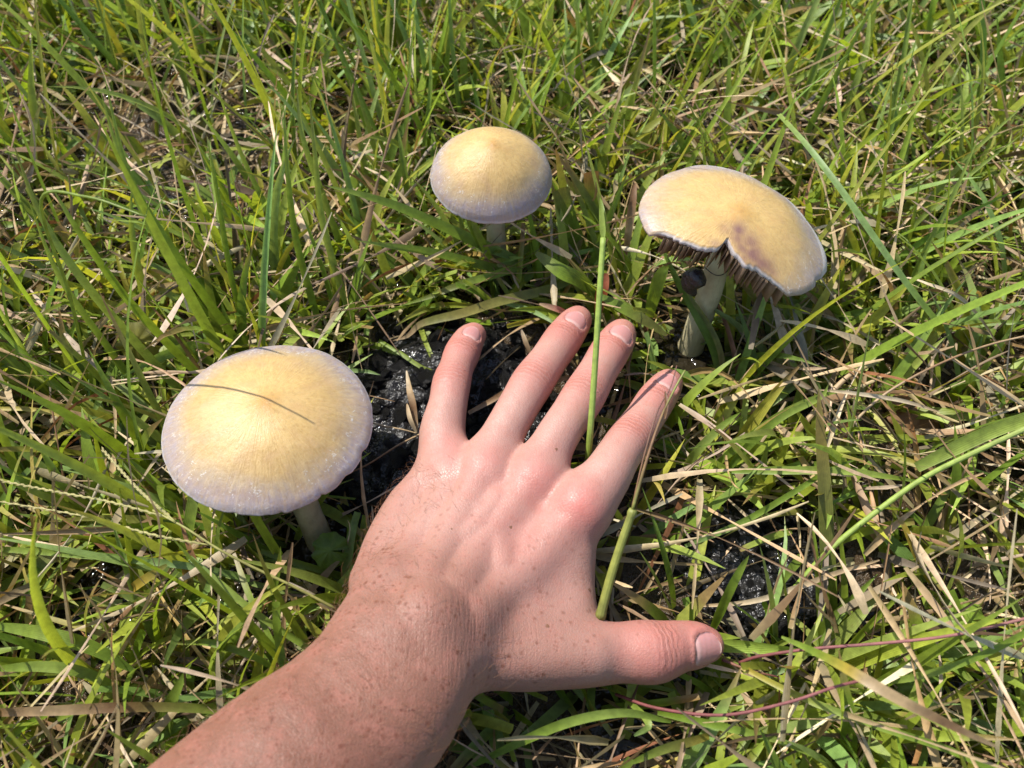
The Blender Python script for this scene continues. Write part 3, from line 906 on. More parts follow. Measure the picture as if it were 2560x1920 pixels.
DUNG = []
def dung(label, c, rx, ry, hgt, n, seed, big):
    DUNG.append((c, rx, ry))
    root = empty('dung_pat', (c[0], c[1], 0)); tag(root, label, 'dung')
    r = np.random.default_rng(seed)
    nr, nt = 46, 140
    th = np.linspace(0, 2 * np.pi, nt, endpoint=False); rr = np.linspace(0, 1, nr)
    T, Q = np.meshgrid(th, rr)
    wob = 1 + .16 * (fbm(np.stack([np.cos(T) * 1.6, np.sin(T) * 1.6, T * 0 + seed], -1).reshape(-1, 3), seed).reshape(T.shape) - .5) * 2
    X = c[0] + rx * Q * wob * np.cos(T); Y = c[1] + ry * Q * wob * np.sin(T)
    P = np.stack([X, Y, X * 0 + seed], -1).reshape(-1, 3)
    lump = (fbm(P * 130, seed, 4) - .5).reshape(T.shape)
    Z = hgt * (1 - Q ** 3.2) + lump * .010 * (1 - Q ** 4) - .006 * Q ** 6
    def topz(x, y):
        q = np.hypot((x - c[0]) / rx, (y - c[1]) / ry)
        return hgt * (1 - np.clip(q, 0, 1) ** 3.2)
    V = np.stack([X, Y, Z], -1).reshape(-1, 3)
    idx = np.arange(nr * nt).reshape(nr, nt); nx = np.roll(idx, -1, 1)
    f = np.stack([idx[:-1], idx[1:], nx[1:], nx[:-1]], -1).reshape(-1, 4)
    mesh_obj('crust', V, f, M['dung'], root)
    for i in range(n):
        a, q = r.uniform(0, 2 * np.pi), r.random() ** .55 * .98
        x, y = c[0] + rx * q * math.cos(a), c[1] + ry * q * math.sin(a)
        s = big * float(np.clip(r.lognormal(-.15, .45), .35, 2.0))
        o = bpy.data.objects.new('chunk', chunks[r.integers(len(chunks))])
        COL.objects.link(o); o.parent = root
        o.location = (x - c[0], y - c[1], float(topz(x, y)) + r.uniform(-.25, .25) * s)
        o.rotation_euler = (r.normal(0, .5), r.normal(0, .5), r.uniform(0, 6.28))
        o.scale = (s, s, s * r.uniform(.7, 1.1))
    return root
dc_ = at(1120, 1035, .010)
dung('wet black lumpy dung pat under the spread fingers', dc_, .068, .072, .012, 290, 5, .0036)
dc2 = at(1890, 1410, .004)
dung('flatter black wet dung half buried in the grass, off the thumb tip', dc2, .046, .036, .006, 130, 6, .0028)
dc3 = at(400, 530, .002)
dung('small dark dung patch sunk in wet grass, far from the hand', dc3, .030, .022, .004, 50, 8, .0026)

# ================================================================== BLADES
GREENS = np.array([(.225, .310, .030), (.280, .365, .042), (.165, .255, .034), (.315, .385, .068), (.230, .335, .085), (.350, .375, .046)])
DRY = np.array([(.46, .34, .19), (.36, .24, .115), (.54, .42, .26), (.24, .145, .065), (.42, .30, .15)])

def ribbons(C, side, width, fold, cols, seeds, nrm):
    """C (n,m,3) centre lines, side/nrm (n,m,3) unit, width (n,m), fold (n,), cols (n,m,3)"""
    n, m = C.shape[:2]
    L = C + side * (width / 2)[..., None]; Rr = C - side * (width / 2)[..., None]
    Mi = C - nrm * (width * fold[:, None])[..., None]
    V = np.stack([L, Mi, Rr], 2).reshape(-1, 3)
    idx = np.arange(n * m * 3).reshape(n, m, 3)
    f = np.concatenate([np.stack([idx[:, :-1, j], idx[:, 1:, j], idx[:, 1:, j + 1], idx[:, :-1, j + 1]], -1).reshape(-1, 4) for j in (0, 1)])
    col = np.repeat(cols[:, :, None], 3, 2).copy()
    col[:, :, 1] *= .90
    lf = np.empty((n, m, 3, 3))
    lf[..., 0] = np.array([-1.0, 0, 1.0]); lf[..., 1] = np.linspace(0, 1, m)[None, :, None]; lf[..., 2] = seeds[:, None, None]
    return V, f, col.reshape(-1, 3), lf.reshape(-1, 3)

def grow(base, az, tilt, bend, length, width, m, roll, r, wprof='leaf', flat=None):
    n = len(base)
    t = np.linspace(0, 1, m)
    ph = tilt[:, None] + bend[:, None] * t ** 1.4
    azv = az[:, None] + (r.normal(0, .25, n)[:, None]) * t
    if flat is not None: ph = np.minimum(ph, flat)
    d = np.stack([np.sin(ph) * np.cos(azv), np.sin(ph) * np.sin(azv), np.cos(ph)], -1)
    seg = (length / (m - 1))[:, None, None] * (d[:, 1:] + d[:, :-1]) / 2
    C = base[:, None] + np.concatenate([np.zeros((n, 1, 3)), np.cumsum(seg, 1)], 1)
    sd0 = np.stack([-np.sin(azv), np.cos(azv), np.zeros((n, m))], -1)
    nm0 = np.cross(d, sd0)
    rl = roll[:, None] + r.normal(0, .5, n)[:, None] * t
    sd = sd0 * np.cos(rl)[..., None] + nm0 * np.sin(rl)[..., None]
    nm = np.cross(d, sd)
    if wprof == 'leaf': w = np.minimum(1, .45 + t * 3.0) * (1 - t ** 2.6) + .03
    elif wprof == 'cut': w = np.minimum(1, .5 + t * 3.0) * (1 - .35 * t)
    else: w = (.6 + .4 * np.sin(t * 9)) * (1 - .8 * t ** 2)
    return C, sd, nm, width[:, None] * w[None]

# depth picture of hand and caps: blades that would stand in front of them are left out
CELL = 8.0
occ = np.full((332, 250), 9.0)
for Pts in OCC:
    x, y, dz = project(Pts)
    i, j = (x / CELL).astype(int), (y / CELL).astype(int)
    ok = (i >= 0) & (i < 332) & (j >= 0) & (j < 250)
    np.minimum.at(occ, (i[ok], j[ok]), dz[ok])
for _ in range(2):
    o2 = occ.copy()
    o2[1:] = np.minimum(o2[1:], occ[:-1]); o2[:-1] = np.minimum(o2[:-1], occ[1:])
    o2[:, 1:] = np.minimum(o2[:, 1:], occ[:, :-1]); o2[:, :-1] = np.minimum(o2[:, :-1], occ[:, 1:])
    occ = o2
CAPS = [(bigR, 0)]

def clear_of_things(C, allow_front=0.0):
    n, m = C.shape[:2]
    C = np.concatenate([C, C[:, :-1] * .67 + C[:, 1:] * .33, C[:, :-1] * .33 + C[:, 1:] * .67], 1); m = C.shape[1]
    P = C.reshape(-1, 3)
    bad = hand_sdf(P) < .0015
    hi_ = np.flatnonzero(P[:, 2] > .04)                     # nothing in the turf is tall enough to shade the hand
    for s in np.arange(.006, .16, .007):
        bad[hi_] |= hand_sdf(P[hi_] - SUN * s) < 0
    x, y, dz = project(P)
    i, j = np.clip((x / CELL).astype(int), 0, 331), np.clip((y / CELL).astype(int), 0, 249)
    ok = (x > 0) & (x < 2650) & (y > 0) & (y < 2000)
    bad |= ok & (dz < occ[i, j] + .001) & (occ[i, j] < 5)
    return ~bad.reshape(n, m).any(1)

def in_dung(P, k=1.0):
    b_ = np.zeros(len(P), bool)
    for q, (c, rx, ry) in enumerate(DUNG):
        kk = k * (1.0 if q == 0 else .8)
        b_ |= ((P[:, 0] - c[0]) / (rx * kk)) ** 2 + ((P[:, 1] - c[1]) / (ry * kk)) ** 2 < 1
    return b_

def scatter(n, r):
    return np.stack([r.uniform(-.62, .62, n), r.uniform(-.12, .92, n), np.zeros(n)], 1)

def build_turf():
    r = np.random.default_rng(77)
    sets = {'grass': [], 'dead_grass': []}
    def emit(which, C, sd, nm, w, fold, cols, seeds, chk=True):
        if chk:
            k = clear_of_things(C)
            C, sd, nm, w, fold, cols, seeds = C[k], sd[k], nm[k], w[k], fold[k], cols[k], seeds[k]
        if len(C): sets[which].append((C.shape[1], ribbons(C, sd, w, fold, cols, seeds, nm)))
    def colour(n, m, pal, jit, r, tip=None, tip_amt=None):
        base = pal[r.integers(len(pal), size=n)] * r.uniform(1 - jit, 1 + jit, (n, 1)) * r.uniform(.92, 1.08, (n, 3))
        t = np.linspace(0, 1, m)[None, :, None]
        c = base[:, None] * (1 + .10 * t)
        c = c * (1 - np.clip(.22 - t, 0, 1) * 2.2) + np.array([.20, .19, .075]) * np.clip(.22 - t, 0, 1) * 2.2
        if tip is not None:
            k = np.clip((t - (1 - tip_amt[:, None, None])) * 6, 0, 1)
            c = c * (1 - k) + np.array(tip) * k
        return c
    # --- tufts of turf blades, several layers
    for layer, (ntuft, per, L0, L1, W0, W1, t0, t1, b0, b1) in enumerate((
            (2700, 6, .022, .055, .0030, .0055, .35, 1.30, .2, 1.0),
            (2000, 5, .040, .080, .0036, .0074, .15, 1.00, .2, 1.2),
            (720, 4, .060, .110, .0032, .0062, .05, .60, .2, 1.1))):
        tc = scatter(ntuft, r)
        tc = tc[~in_dung(tc, 1.04 if layer == 0 else 1.10)]
        # the ground is barer in wet hollows (upper left) and just off the thumb
        wet = fbm(tc * [9, 9, 0] + 3, 51, 3)
        hol = np.maximum(np.exp(-(((tc[:, 0] + .20) / .16) ** 2 + ((tc[:, 1] - .40) / .08) ** 2)), np.exp(-(((tc[:, 0] - dc2[0]) / .06) ** 2 + ((tc[:, 1] - dc2[1]) / .05) ** 2)))
        tc = tc[((wet > .40) | (r.random(len(tc)) < .45)) & (r.random(len(tc)) > hol * .62)]
        n = len(tc) * per
        ti = np.repeat(np.arange(len(tc)), per)
        base = tc[ti] + np.stack([r.normal(0, .0045, n), r.normal(0, .0045, n), np.full(n, -.003)], 1)
        taz = r.uniform(0, 2 * np.pi, len(tc))
        az = taz[ti] + r.normal(0, 1.1, n)
        tilt = np.abs(r.uniform(t0, t1, n)); bend = r.uniform(b0, b1, n)
        ln = r.uniform(L0, L1, n) * np.interp(base[:, 1], [0, .25, .6], [.9, 1, 1.1])
        wd = r.uniform(W0, W1, n)
        m = 8
        C, sd, nm, w = grow(base, az, tilt, bend, ln, wd, m, r.normal(0, .5, n), r, 'leaf' if layer else 'cut', 1.75)
        ta = np.where(r.random(n) < .30, r.uniform(.05, .45, n), 0.0)
        pal = GREENS[[0, 1, 2, 3, 4, 5]]
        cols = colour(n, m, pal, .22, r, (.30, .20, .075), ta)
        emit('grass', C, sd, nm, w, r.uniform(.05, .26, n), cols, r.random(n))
    # --- tall thin blades, thickest to the left and behind
    n = 3000
    base = scatter(n, r)
    pr = np.where(base[:, 0] < -.05, .75, .35) * np.interp(base[:, 1], [.10, .28, .5], [.15, .6, 1.0])
    base = base[(r.random(n) < pr) & ~in_dung(base, 1.15)]
    n = len(base); m = 11
    az = np.where(base[:, 0] < -.02, r.normal(2.2, 1.0, n), r.normal(.9, 1.2, n))
    C, sd, nm, w = grow(base, az, r.uniform(.03, .45, n), r.uniform(.0, .9, n), r.uniform(.08, .17, n), r.uniform(.0022, .0050, n), m, r.normal(0, .8, n), r)
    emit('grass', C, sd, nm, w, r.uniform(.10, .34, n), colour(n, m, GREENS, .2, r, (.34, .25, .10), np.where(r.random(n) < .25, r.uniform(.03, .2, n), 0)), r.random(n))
    # --- dead thatch, lying
    for n, L0, L1, W0, W1, z1 in ((11000, .018, .060, .0014, .0042, .014), (6800, .04, .095, .0016, .0046, .044)):
        base = scatter(n, r); base = base[~in_dung(base, .97) & (r.random(n) < np.interp(base[:, 1], [.3, .5], [.9, .5]))]; n = len(base)
        base[:, 2] = r.uniform(-.002, z1, n); m = 7
        C, sd, nm, w = grow(base, r.uniform(0, 6.283, n), r.uniform(.75, 1.62, n), r.normal(.15, .45, n), r.uniform(L0, L1, n), r.uniform(W0, W1, n), m, r.normal(0, .8, n), r, 'dry', 1.72)
        C[..., 2] = np.maximum(C[..., 2], .0005 + r.random((n, 1)) * .003)
        emit('dead_grass', C, sd, nm, w, r.normal(0, .25, n), colour(n, m, DRY, .30, r) * np.where(r.random(n) < .25, .45, 1.0)[:, None, None], r.random(n))
    # --- upright dry and yellowing blades among the green
    n = 1600
    base = scatter(n, r); base = base[~in_dung(base, 1.1)]; n = len(base); m = 8
    C, sd, nm, w = grow(base, r.uniform(0, 6.283, n), r.uniform(.1, 1.0, n), r.uniform(.2, 1.6, n), r.uniform(.03, .09, n), r.uniform(.0016, .0036, n), m, r.normal(0, .8, n), r, 'leaf', 2.2)
    pal = np.array([(.34, .27, .06), (.38, .26, .10), (.24, .10, .045), (.30, .29, .06)])
    emit('dead_grass', C, sd, nm, w, r.normal(.1, .2, n), colour(n, m, pal, .25, r, (.28, .14, .05), r.uniform(0, .6, n)), r.random(n))
    for name, mat, lab in (('grass', 'leaf', 'short green turf grass covering the wet ground'), ('dead_grass', 'straw', 'tan dead grass thatch lying between the green blades')):
        V, Fs, Cl, LF, k = [], [], [], [], 0
        for m, (v, f, c, l) in sets[name]:
            V.append(v); Fs.append(f + k); Cl.append(c); LF.append(l); k += len(v)
        o = mesh_obj(name, np.vstack(V), np.vstack(Fs), M[mat], None, True, dict(lf=np.vstack(LF)), np.vstack(Cl))
        tag(o, lab, 'grass', kind='stuff')
build_turf()

# ================================================================== SINGLE PLANTS THAT STAND OUT
G1, G2, G3, G4 = (.195, .290, .030), (.275, .360, .064), (.215, .330, .105), (.140, .225, .033)
YEL, TAN, BRN, RED, OLV, PALE = (.44, .33, .050), (.46, .33, .18), (.22, .12, .055), (.20, .060, .055), (.20, .21, .045), (.52, .42, .27)
seed_ = [0]
def path3(pts):
    return np.array([at(x * K, y * K, z) for x, y, z in pts])

def blade_mesh(P, w, cols, fold=.16, shape='leaf', face=(0, -.55, .84), m=22, twist=0.0, drop=True):
    C = spline(P, m); t = np.linspace(0, 1, m)
    tg = unit(np.gradient(C, axis=0))
    sd = unit(np.cross(tg, np.tile(unit(face), (m, 1)))); nm = np.cross(sd, tg)
    if twist:
        a = twist * np.sin(t * 3.1 + seed_[0])[:, None]
        sd, nm = sd * np.cos(a) + nm * np.sin(a), nm * np.cos(a) - sd * np.sin(a)
    if shape == 'leaf': wp = np.minimum(1, .55 + 2.5 * t) * (1 - t ** 3.0) + .02
    elif shape == 'both': wp = np.clip(np.sin(np.pi * np.clip(t * .96 + .02, 0, 1)), 0, 1) ** .5
    elif shape == 'cut': wp = np.minimum(1, .7 + t) * (1 - .15 * t)
    else: wp = np.ones(m)
    cs_ = np.array(cols, float)
    cc = np.stack([np.interp(t, np.linspace(0, 1, len(cs_)), cs_[:, i]) for i in range(3)], 1)
    seed_[0] += 1
    V, f, c, lf = ribbons(C[None], sd[None], (w * wp)[None], np.array([fold]), cc[None], np.array([seed_[0] * .37 % 1]), nm[None])
    return V, f, c, lf

def blade(name, label, pts, wpx, cols, group=None, cat='grass blade', parent=None, mat='leaf', **kw):
    P = path3(pts)
    x, y, z = pts[len(pts) // 2]
    w = wpx * K / F * depth(x * K, y * K, z)
    V, f, c, lf = blade_mesh(P, w, cols, **kw)
    o = mesh_obj(name, V, f, M[mat], parent, True, dict(lf=lf), c)
    if parent is None: tag(o, label, cat, group)
    return o

def stalk(name, label, pts, wpx, cols, group=None, cat='grass stem', parent=None, taper=.6, n=26, knots=()):
    P = path3(pts)
    x, y, z = pts[len(pts) // 2]
    r = wpx * K / F * depth(x * K, y * K, z) / 2
    C = spline(P, n); t = np.linspace(0, 1, n)
    rad = r * (1 - (1 - taper) * t)
    for k in knots: rad = rad * (1 + .35 * np.exp(-((t - k) / .02) ** 2))
    V, f = tube(C, rad, 8)
    cs_ = np.array(cols, float)
    tv = np.append(np.repeat(t, 8), [0, 1])
    cc = np.stack([np.interp(tv, np.linspace(0, 1, len(cs_)), cs_[:, i]) for i in range(3)], 1)
    lf = np.zeros((len(V), 3)); lf[:, 0] = np.append(np.tile(np.linspace(-1, 1, 8), n), [0, 0])
    o = mesh_obj(name, V, f, M['straw'], parent, True, dict(lf=lf), cc)
    if parent is None: tag(o, label, cat, group)
    return o

# --- stems and blades in front of the hand
o = stalk('green_culm', 'straight green stem with bent tip, rising between the long middle and index fingers', [(1268,1012,.030),(1276,920,.048),(1286,780,.066),(1296,620,.086),(1303,514,.098)], 15, [G1, G2, G2, G2, G2], taper=.85)
pz = path3([(1303,514,.098)])[0]
blade('folded_tip', '', [(1303,516,.098),(1300,470,.103),(1296,424,.107)], 13, [G2, G2, G1], parent=o)
blade('folded_tip', '', [(1304,514,.098),(1306,470,.101),(1299,430,.103)], 8, [G2, G1, G1], parent=o)
o = stalk('green_culm', 'thick yellow-green jointed culm with brown dry top, crossing the index finger', [(1296,1335,.040),(1318,1250,.050),(1345,1165,.060),(1368,1100,.068)], 21, [OLV, (.26,.27,.05), (.26,.27,.05), OLV], taper=.8, knots=(.02, .97))
stalk('dry_top', '', [(1366,1102,.068),(1395,1000,.078),(1425,910,.085),(1455,845,.090),(1480,800,.093)], 7, [OLV, BRN, BRN, OLV, OLV], parent=o)
stalk('dry_top', '', [(1364,1104,.067),(1390,990,.077),(1420,890,.084),(1447,840,.088),(1462,790,.090)], 4, [BRN, (.16,.07,.05), (.16,.07,.05)], parent=o)
blade('dry_leaf', '', [(1436,905,.086),(1440,875,.088),(1437,845,.089)], 8, [BRN, (.18,.09,.04)], parent=o, shape='both')

# --- reddish runners and the out-of-focus bent blade by the thumb
stalk('grass_runner', 'thin maroon runner arching from the thumb tip over the turf', [(1597,1432,.022),(1640,1418,.030),(1750,1402,.042),(1900,1390,.052),(2060,1372,.062),(2240,1330,.072)], 8, [RED, RED, (.24,.085,.08), (.26,.10,.09), (.27,.12,.10)], taper=.8)
stalk('grass_runner', 'maroon runner below the thumb, joined to the tan bent blade', [(1330,1500,.020),(1420,1530,.032),(1560,1545,.046),(1700,1518,.060),(1800,1485,.070),(1872,1467,.078)], 8, [RED, RED, (.24,.085,.08), RED], taper=.8)
stalk('grass_runner', 'short dark red runner forking beside the thumb nail', [(1560,1425,.018),(1620,1448,.022),(1680,1462,.02)], 7, [RED, BRN, RED])
blade('bent_grass_leaf', 'kinked grass blade, green above and withered tan below, over the maroon runner', [(1688,1376,.072),(1760,1408,.082),(1830,1445,.090),(1872,1470,.094),(1950,1515,.096),(2050,1565,.092),(2150,1612,.086)], 24, [G2, G1, YEL, TAN, TAN, BRN, TAN], shape='both', fold=.10)
blade('grass_shoot', 'long bright blade sloping down past the bent tan blade', [(1600,1440,.030),(1740,1510,.040),(1900,1570,.046),(2050,1620,.048),(2180,1680,.046)], 17, [YEL, G2, G1, G1], shape='cut')
blade('grass_shoot', 'bright blade arching over the maroon runners, its end out past the turf', [(1860,1478,.030),(1980,1462,.044),(2110,1420,.054),(2230,1360,.060)], 18, [G1, G2, G1, G1], shape='cut')

# --- over the dung
blade('grass_shoot', 'yellowing blade with brown curled tip lying across the dung', [(1260,596,.022),(1180,626,.024),(1080,650,.026),(1000,676,.026),(940,690,.024),(905,702,.020),(880,726,.014),(848,736,.012)], 21, [G4, OLV, (.30,.26,.06), OLV, TAN, TAN], fold=.12, shape='leaf')
blade('grass_shoot', 'green blade behind the dung, beside the yellowing one', [(1160,560,.02),(1080,590,.028),(1000,612,.03),(930,640,.026),(860,662,.018)], 17, [G1, G1, OLV, G1])
blade('grass_shoot', 'short green blade lying on the black dung', [(818,735,.014),(860,760,.016),(905,790,.015),(932,802,.014)], 10, [G1, G2, (.26,.31,.05)], shape='cut')
blade('grass_shoot', 'small blue-green blade tip poking from under the largest cap onto dung', [(740,800,.016),(790,802,.020),(822,810,.020)], 9, [G3, G3], shape='leaf')
blade('grass_shoot', 'narrow green blade curving to the ring fingertip', [(1090,655,.014),(1140,668,.022),(1185,690,.026),(1215,712,.024)], 11, [G3, G3, G1], shape='leaf')
blade('dry_leaf', 'curled dry leaf standing between the largest cap and the little finger', [(902,935,.014),(893,880,.022),(884,840,.026),(878,800,.028)], 15, [TAN, BRN, TAN, PALE], shape='both', fold=.4, cat='dry leaf', mat='straw', twist=.7)
blade('dry_leaf', 'second pale dry leaf tip beside the curled leaf', [(900,936,.014),(886,905,.020),(879,872,.022)], 10, [PALE, TAN], shape='both', fold=.35, cat='dry leaf', mat='straw')
stalk('straw_stalk', 'thin beaded straw running from the largest cap to the little finger', [(790,908,.020),(830,920,.021),(870,928,.020),(900,936,.018)], 4.5, [PALE, TAN, TAN], cat='straw')
stalk('straw_stalk', 'thin dark straw slanting down towards the largest cap', [(908,938,.016),(860,962,.018),(800,1000,.020),(760,1020,.020)], 5, [TAN, BRN, BRN], cat='straw')
blade('dry_leaf', 'tan dry blade lying on dung between the little and ring fingers', [(1012,892,.020),(1060,866,.022),(1110,838,.023),(1180,826,.020),(1230,815,.018)], 12, [TAN, BRN, TAN, TAN], shape='cut', fold=.2, cat='dry leaf', mat='straw')
blade('dry_leaf', 'small dry leaf standing by the ring finger', [(1148,768,.018),(1136,740,.024),(1126,712,.028)], 10, [BRN, TAN, PALE], shape='both', fold=.4, cat='dry leaf', mat='straw')
blade('dry_leaf', 'reddish dry leaf behind the ring fingernail', [(1232,682,.022),(1205,668,.028),(1165,656,.030)], 13, [BRN, (.34,.15,.10), TAN], shape='both', fold=.3, cat='dry leaf', mat='straw')

# --- round the small mushroom
blade('broad_grass_leaf', 'broad dark blade with torn top beside the small dome cap', [(1262,575,.004),(1245,520,.026),(1225,460,.048),(1212,408,.062)], 40, [G4, G4, G4, OLV], shape='cut', fold=.10)
blade('broad_grass_leaf', 'broad dark upright blade with brown top next to the torn-topped one', [(1290,570,.004),(1284,500,.028),(1280,430,.050),(1277,372,.066)], 38, [G4, G4, (.10,.16,.03), BRN], shape='cut', fold=.12)
blade('broad_grass_leaf', 'tall olive blade with reddish edge behind the small dome cap', [(1240,560,.006),(1228,470,.036),(1212,380,.066),(1200,318,.084)], 22, [G4, G4, OLV, BRN], fold=.2)
blade('grass_shoot', 'long green blade passing low before the small mushroom stem', [(700,400,.080),(780,420,.072),(860,446,.062),(960,490,.048),(1050,532,.036),(1120,560,.026)][::-1], 24, [G4, G1, G1, G2], shape='leaf', fold=.12)
blade('grass_shoot', 'second long blade under the first, before the small mushroom stem', [(1130,596,.012),(1040,572,.024),(940,546,.036),(850,532,.046),(770,520,.054)], 20, [G4, G1, G1, G2], fold=.12)
blade('grass_shoot', 'small leaf tip overlapping the rim of the small dome cap', [(1060,560,.030),(1040,520,.046),(1024,476,.058),(1040,424,.070)], 16, [G1, G1, G2], shape='leaf')
blade('grass_shoot', 'narrow pointed leaf tip touching the rim of the small dome cap', [(1040,540,.034),(1018,490,.054),(1008,460,.062),(998,426,.068)], 12, [G4, G1, G1], shape='leaf')
blade('broad_grass_leaf', 'broad leaf lying behind the dung, below the small mushroom', [(1290,640,.020),(1250,604,.034),(1210,584,.040),(1158,546,.042)], 34, [G4, G1, G1, OLV], shape='both', fold=.14)
blade('broad_grass_leaf', 'yellow-green leaf slanting behind the ring and middle fingertips', [(1440,724,.018),(1390,690,.026),(1340,662,.030),(1290,636,.032)], 24, [OLV, OLV, G1, G4], shape='both', fold=.10)
blade('broad_grass_leaf', 'upright leaf between the middle fingertip and the torn mushroom stem', [(1400,700,.010),(1410,650,.030),(1425,600,.044),(1440,575,.050)], 30, [G4, G1, G1, G1], shape='both', fold=.12)
blade('dry_leaf', 'rust red dying leaf behind the straight stem', [(1290,690,.014),(1300,630,.030),(1310,590,.036)], 26, [BRN, (.34,.09,.04), (.30,.10,.04)], shape='both', fold=.2, cat='dry leaf')
blade('grass_shoot', 'dark blade from the rim of the torn cap down to the turf', [(1560,840,.006),(1545,760,.018),(1505,680,.034),(1460,600,.046),(1420,510,.060)], 22, [OLV, G4, G4, G4, G4], fold=.16)
blade('grass_shoot', 'blade with brown edge curving past the torn mushroom stem base', [(1562,830,.004),(1556,760,.020),(1530,700,.030),(1490,640,.042),(1470,590,.05)], 13, [TAN, OLV, OLV, G4])
blade('dry_leaf', 'brown dry leaf hanging between the two far caps', [(1350,560,.020),(1358,500,.036),(1366,440,.05),(1372,395,.056)], 18, [BRN, TAN, BRN, BRN], shape='both', fold=.35, cat='dry leaf', mat='straw')

# --- right side
blade('grass_shoot', 'long pale blue-green blade crossing behind the torn cap', [(1682,246,.096),(1740,310,.100),(1810,400,.098),(1880,500,.090),(1950,600,.078),(2020,690,.064)], 16, [G2, G3, G3, G3, G1], shape='cut', fold=.14)
blade('broad_grass_leaf', 'upright broad blade speckled with rust, off the index finger', [(1800,1330,.002),(1788,1200,.022),(1782,1060,.042),(1772,930,.058),(1768,838,.068)], 34, [G1, (.17,.20,.04), (.20,.20,.045), (.22,.17,.045), (.21,.18,.05)], fold=.10)
stalk('green_culm', 'long pale green culm rising behind the speckled blade', [(1700,1290,.020),(1790,1190,.034),(1900,1100,.046),(2000,1030,.056),(2110,975,.064),(2250,910,.072)], 13, [G1, G2, G2, (.26,.31,.08)], taper=.9)
blade('broad_grass_leaf', 'wide light green blade beside the long pale culm', [(1980,1010,.044),(2080,960,.054),(2160,925,.062),(2260,890,.068)], 34, [G2, G2, G2], shape='cut', fold=.2)
stalk('green_culm', 'straight tan stalk with a green joint, below the torn cap', [(1700,960,.010),(1760,890,.022),(1830,815,.032),(1900,780,.036)], 15, [BRN, TAN, TAN, OLV], knots=(.78,))
stalk('straw_stalk', 'long thin tan straw arching across the turf behind the speckled blade', [(1770,1010,.020),(1830,930,.034),(1900,860,.046),(2000,800,.056),(2120,750,.062),(2240,720,.064)], 7, [TAN, TAN, BRN, TAN], cat='straw')
blade('dry_leaf', 'pale twisted dead blade curling over the turf beyond the torn cap', [(1880,630,.040),(1950,600,.052),(2010,615,.056),(2070,640,.054),(2120,690,.044),(2170,770,.030)], 8, [TAN, PALE, PALE, TAN], shape='both', fold=.4, cat='dry leaf', mat='straw', twist=1.2)
blade('dry_leaf', 'pale folded straw blade pointing away from the speckled blade', [(1772,842,.050),(1850,850,.050),(1950,866,.048),(2030,890,.044)], 9, [TAN, PALE, PALE, TAN], shape='both', fold=.3, cat='dry leaf', mat='straw')
blade('grass_shoot', 'long horizontal green blade just under the speckled blade tip', [(1580,1018,.030),(1700,1016,.040),(1830,1018,.046),(1920,1030,.046),(2010,1044,.042)], 18, [G1, G2, G2, G1], shape='leaf')
blade('grass_shoot', 'green blade reaching out from beside the index fingertip', [(1540,1010,.016),(1600,960,.030),(1680,900,.040),(1760,860,.046),(1850,835,.046)], 18, [G1, G1, G2, G1])
blade('grass_shoot', 'green blade arching beside the one off the index fingertip', [(1560,1030,.014),(1620,960,.034),(1690,900,.048),(1770,860,.052),(1790,830,.056)], 18, [G4, G1, G2, G2])
blade('grass_shoot', 'broad blade hugging the side of the index finger', [(1480,1010,.016),(1510,970,.028),(1560,920,.036),(1600,890,.038)], 20, [G2, G2, G1])
blade('grass_shoot', 'upright blade standing behind the thumb tip', [(1535,1370,.012),(1570,1290,.034),(1600,1230,.046),(1618,1200,.052)], 22, [G1, G1, G2])
blade('grass_shoot', 'long narrow blade leaning between the index finger and speckled blade', [(1480,1180,.016),(1600,1130,.03),(1720,1060,.04),(1800,1010,.044),(1860,990,.046)], 14, [G3, G1, G1, G1], shape='leaf')
blade('dry_leaf', 'tan dead blade lying over wet dung off the thumb tip', [(1500,1310,.014),(1620,1300,.022),(1720,1270,.026),(1800,1240,.028),(1900,1210,.026)], 13, [TAN, PALE, TAN, TAN], shape='both', fold=.2, cat='dry leaf', mat='straw')
blade('dry_leaf', 'yellow pointed blade upright in turf beyond the speckled blade', [(2010,1260,.010),(1980,1200,.026),(1955,1140,.036),(1935,1110,.040)], 16, [YEL, YEL, YEL, PALE], shape='leaf', cat='dry leaf')
blade('grass_shoot', 'broad yellow-spotted blade lying low below the maroon runners', [(1560,1580,.020),(1500,1600,.026),(1430,1620,.028),(1360,1650,.026)], 22, [YEL, OLV, G1], shape='both', cat='grass blade')
blade('grass_shoot', 'wide green blade arching under the thumb', [(1000,1665,.014),(1110,1610,.032),(1230,1560,.042),(1350,1540,.042),(1450,1560,.034)], 22, [G4, G1, G2, G1], shape='both')
blade('grass_shoot', 'twisted blade end just below the thumb base', [(1330,1490,.018),(1400,1560,.030),(1370,1590,.026)], 16, [G1, G2, G3], shape='both')
blade('grass_shoot', 'sturdy blade running out below the thumb past the twisted blade end', [(1420,1540,.022),(1560,1570,.032),(1680,1600,.034),(1790,1650,.030)], 18, [G1, G1, G2, G1])

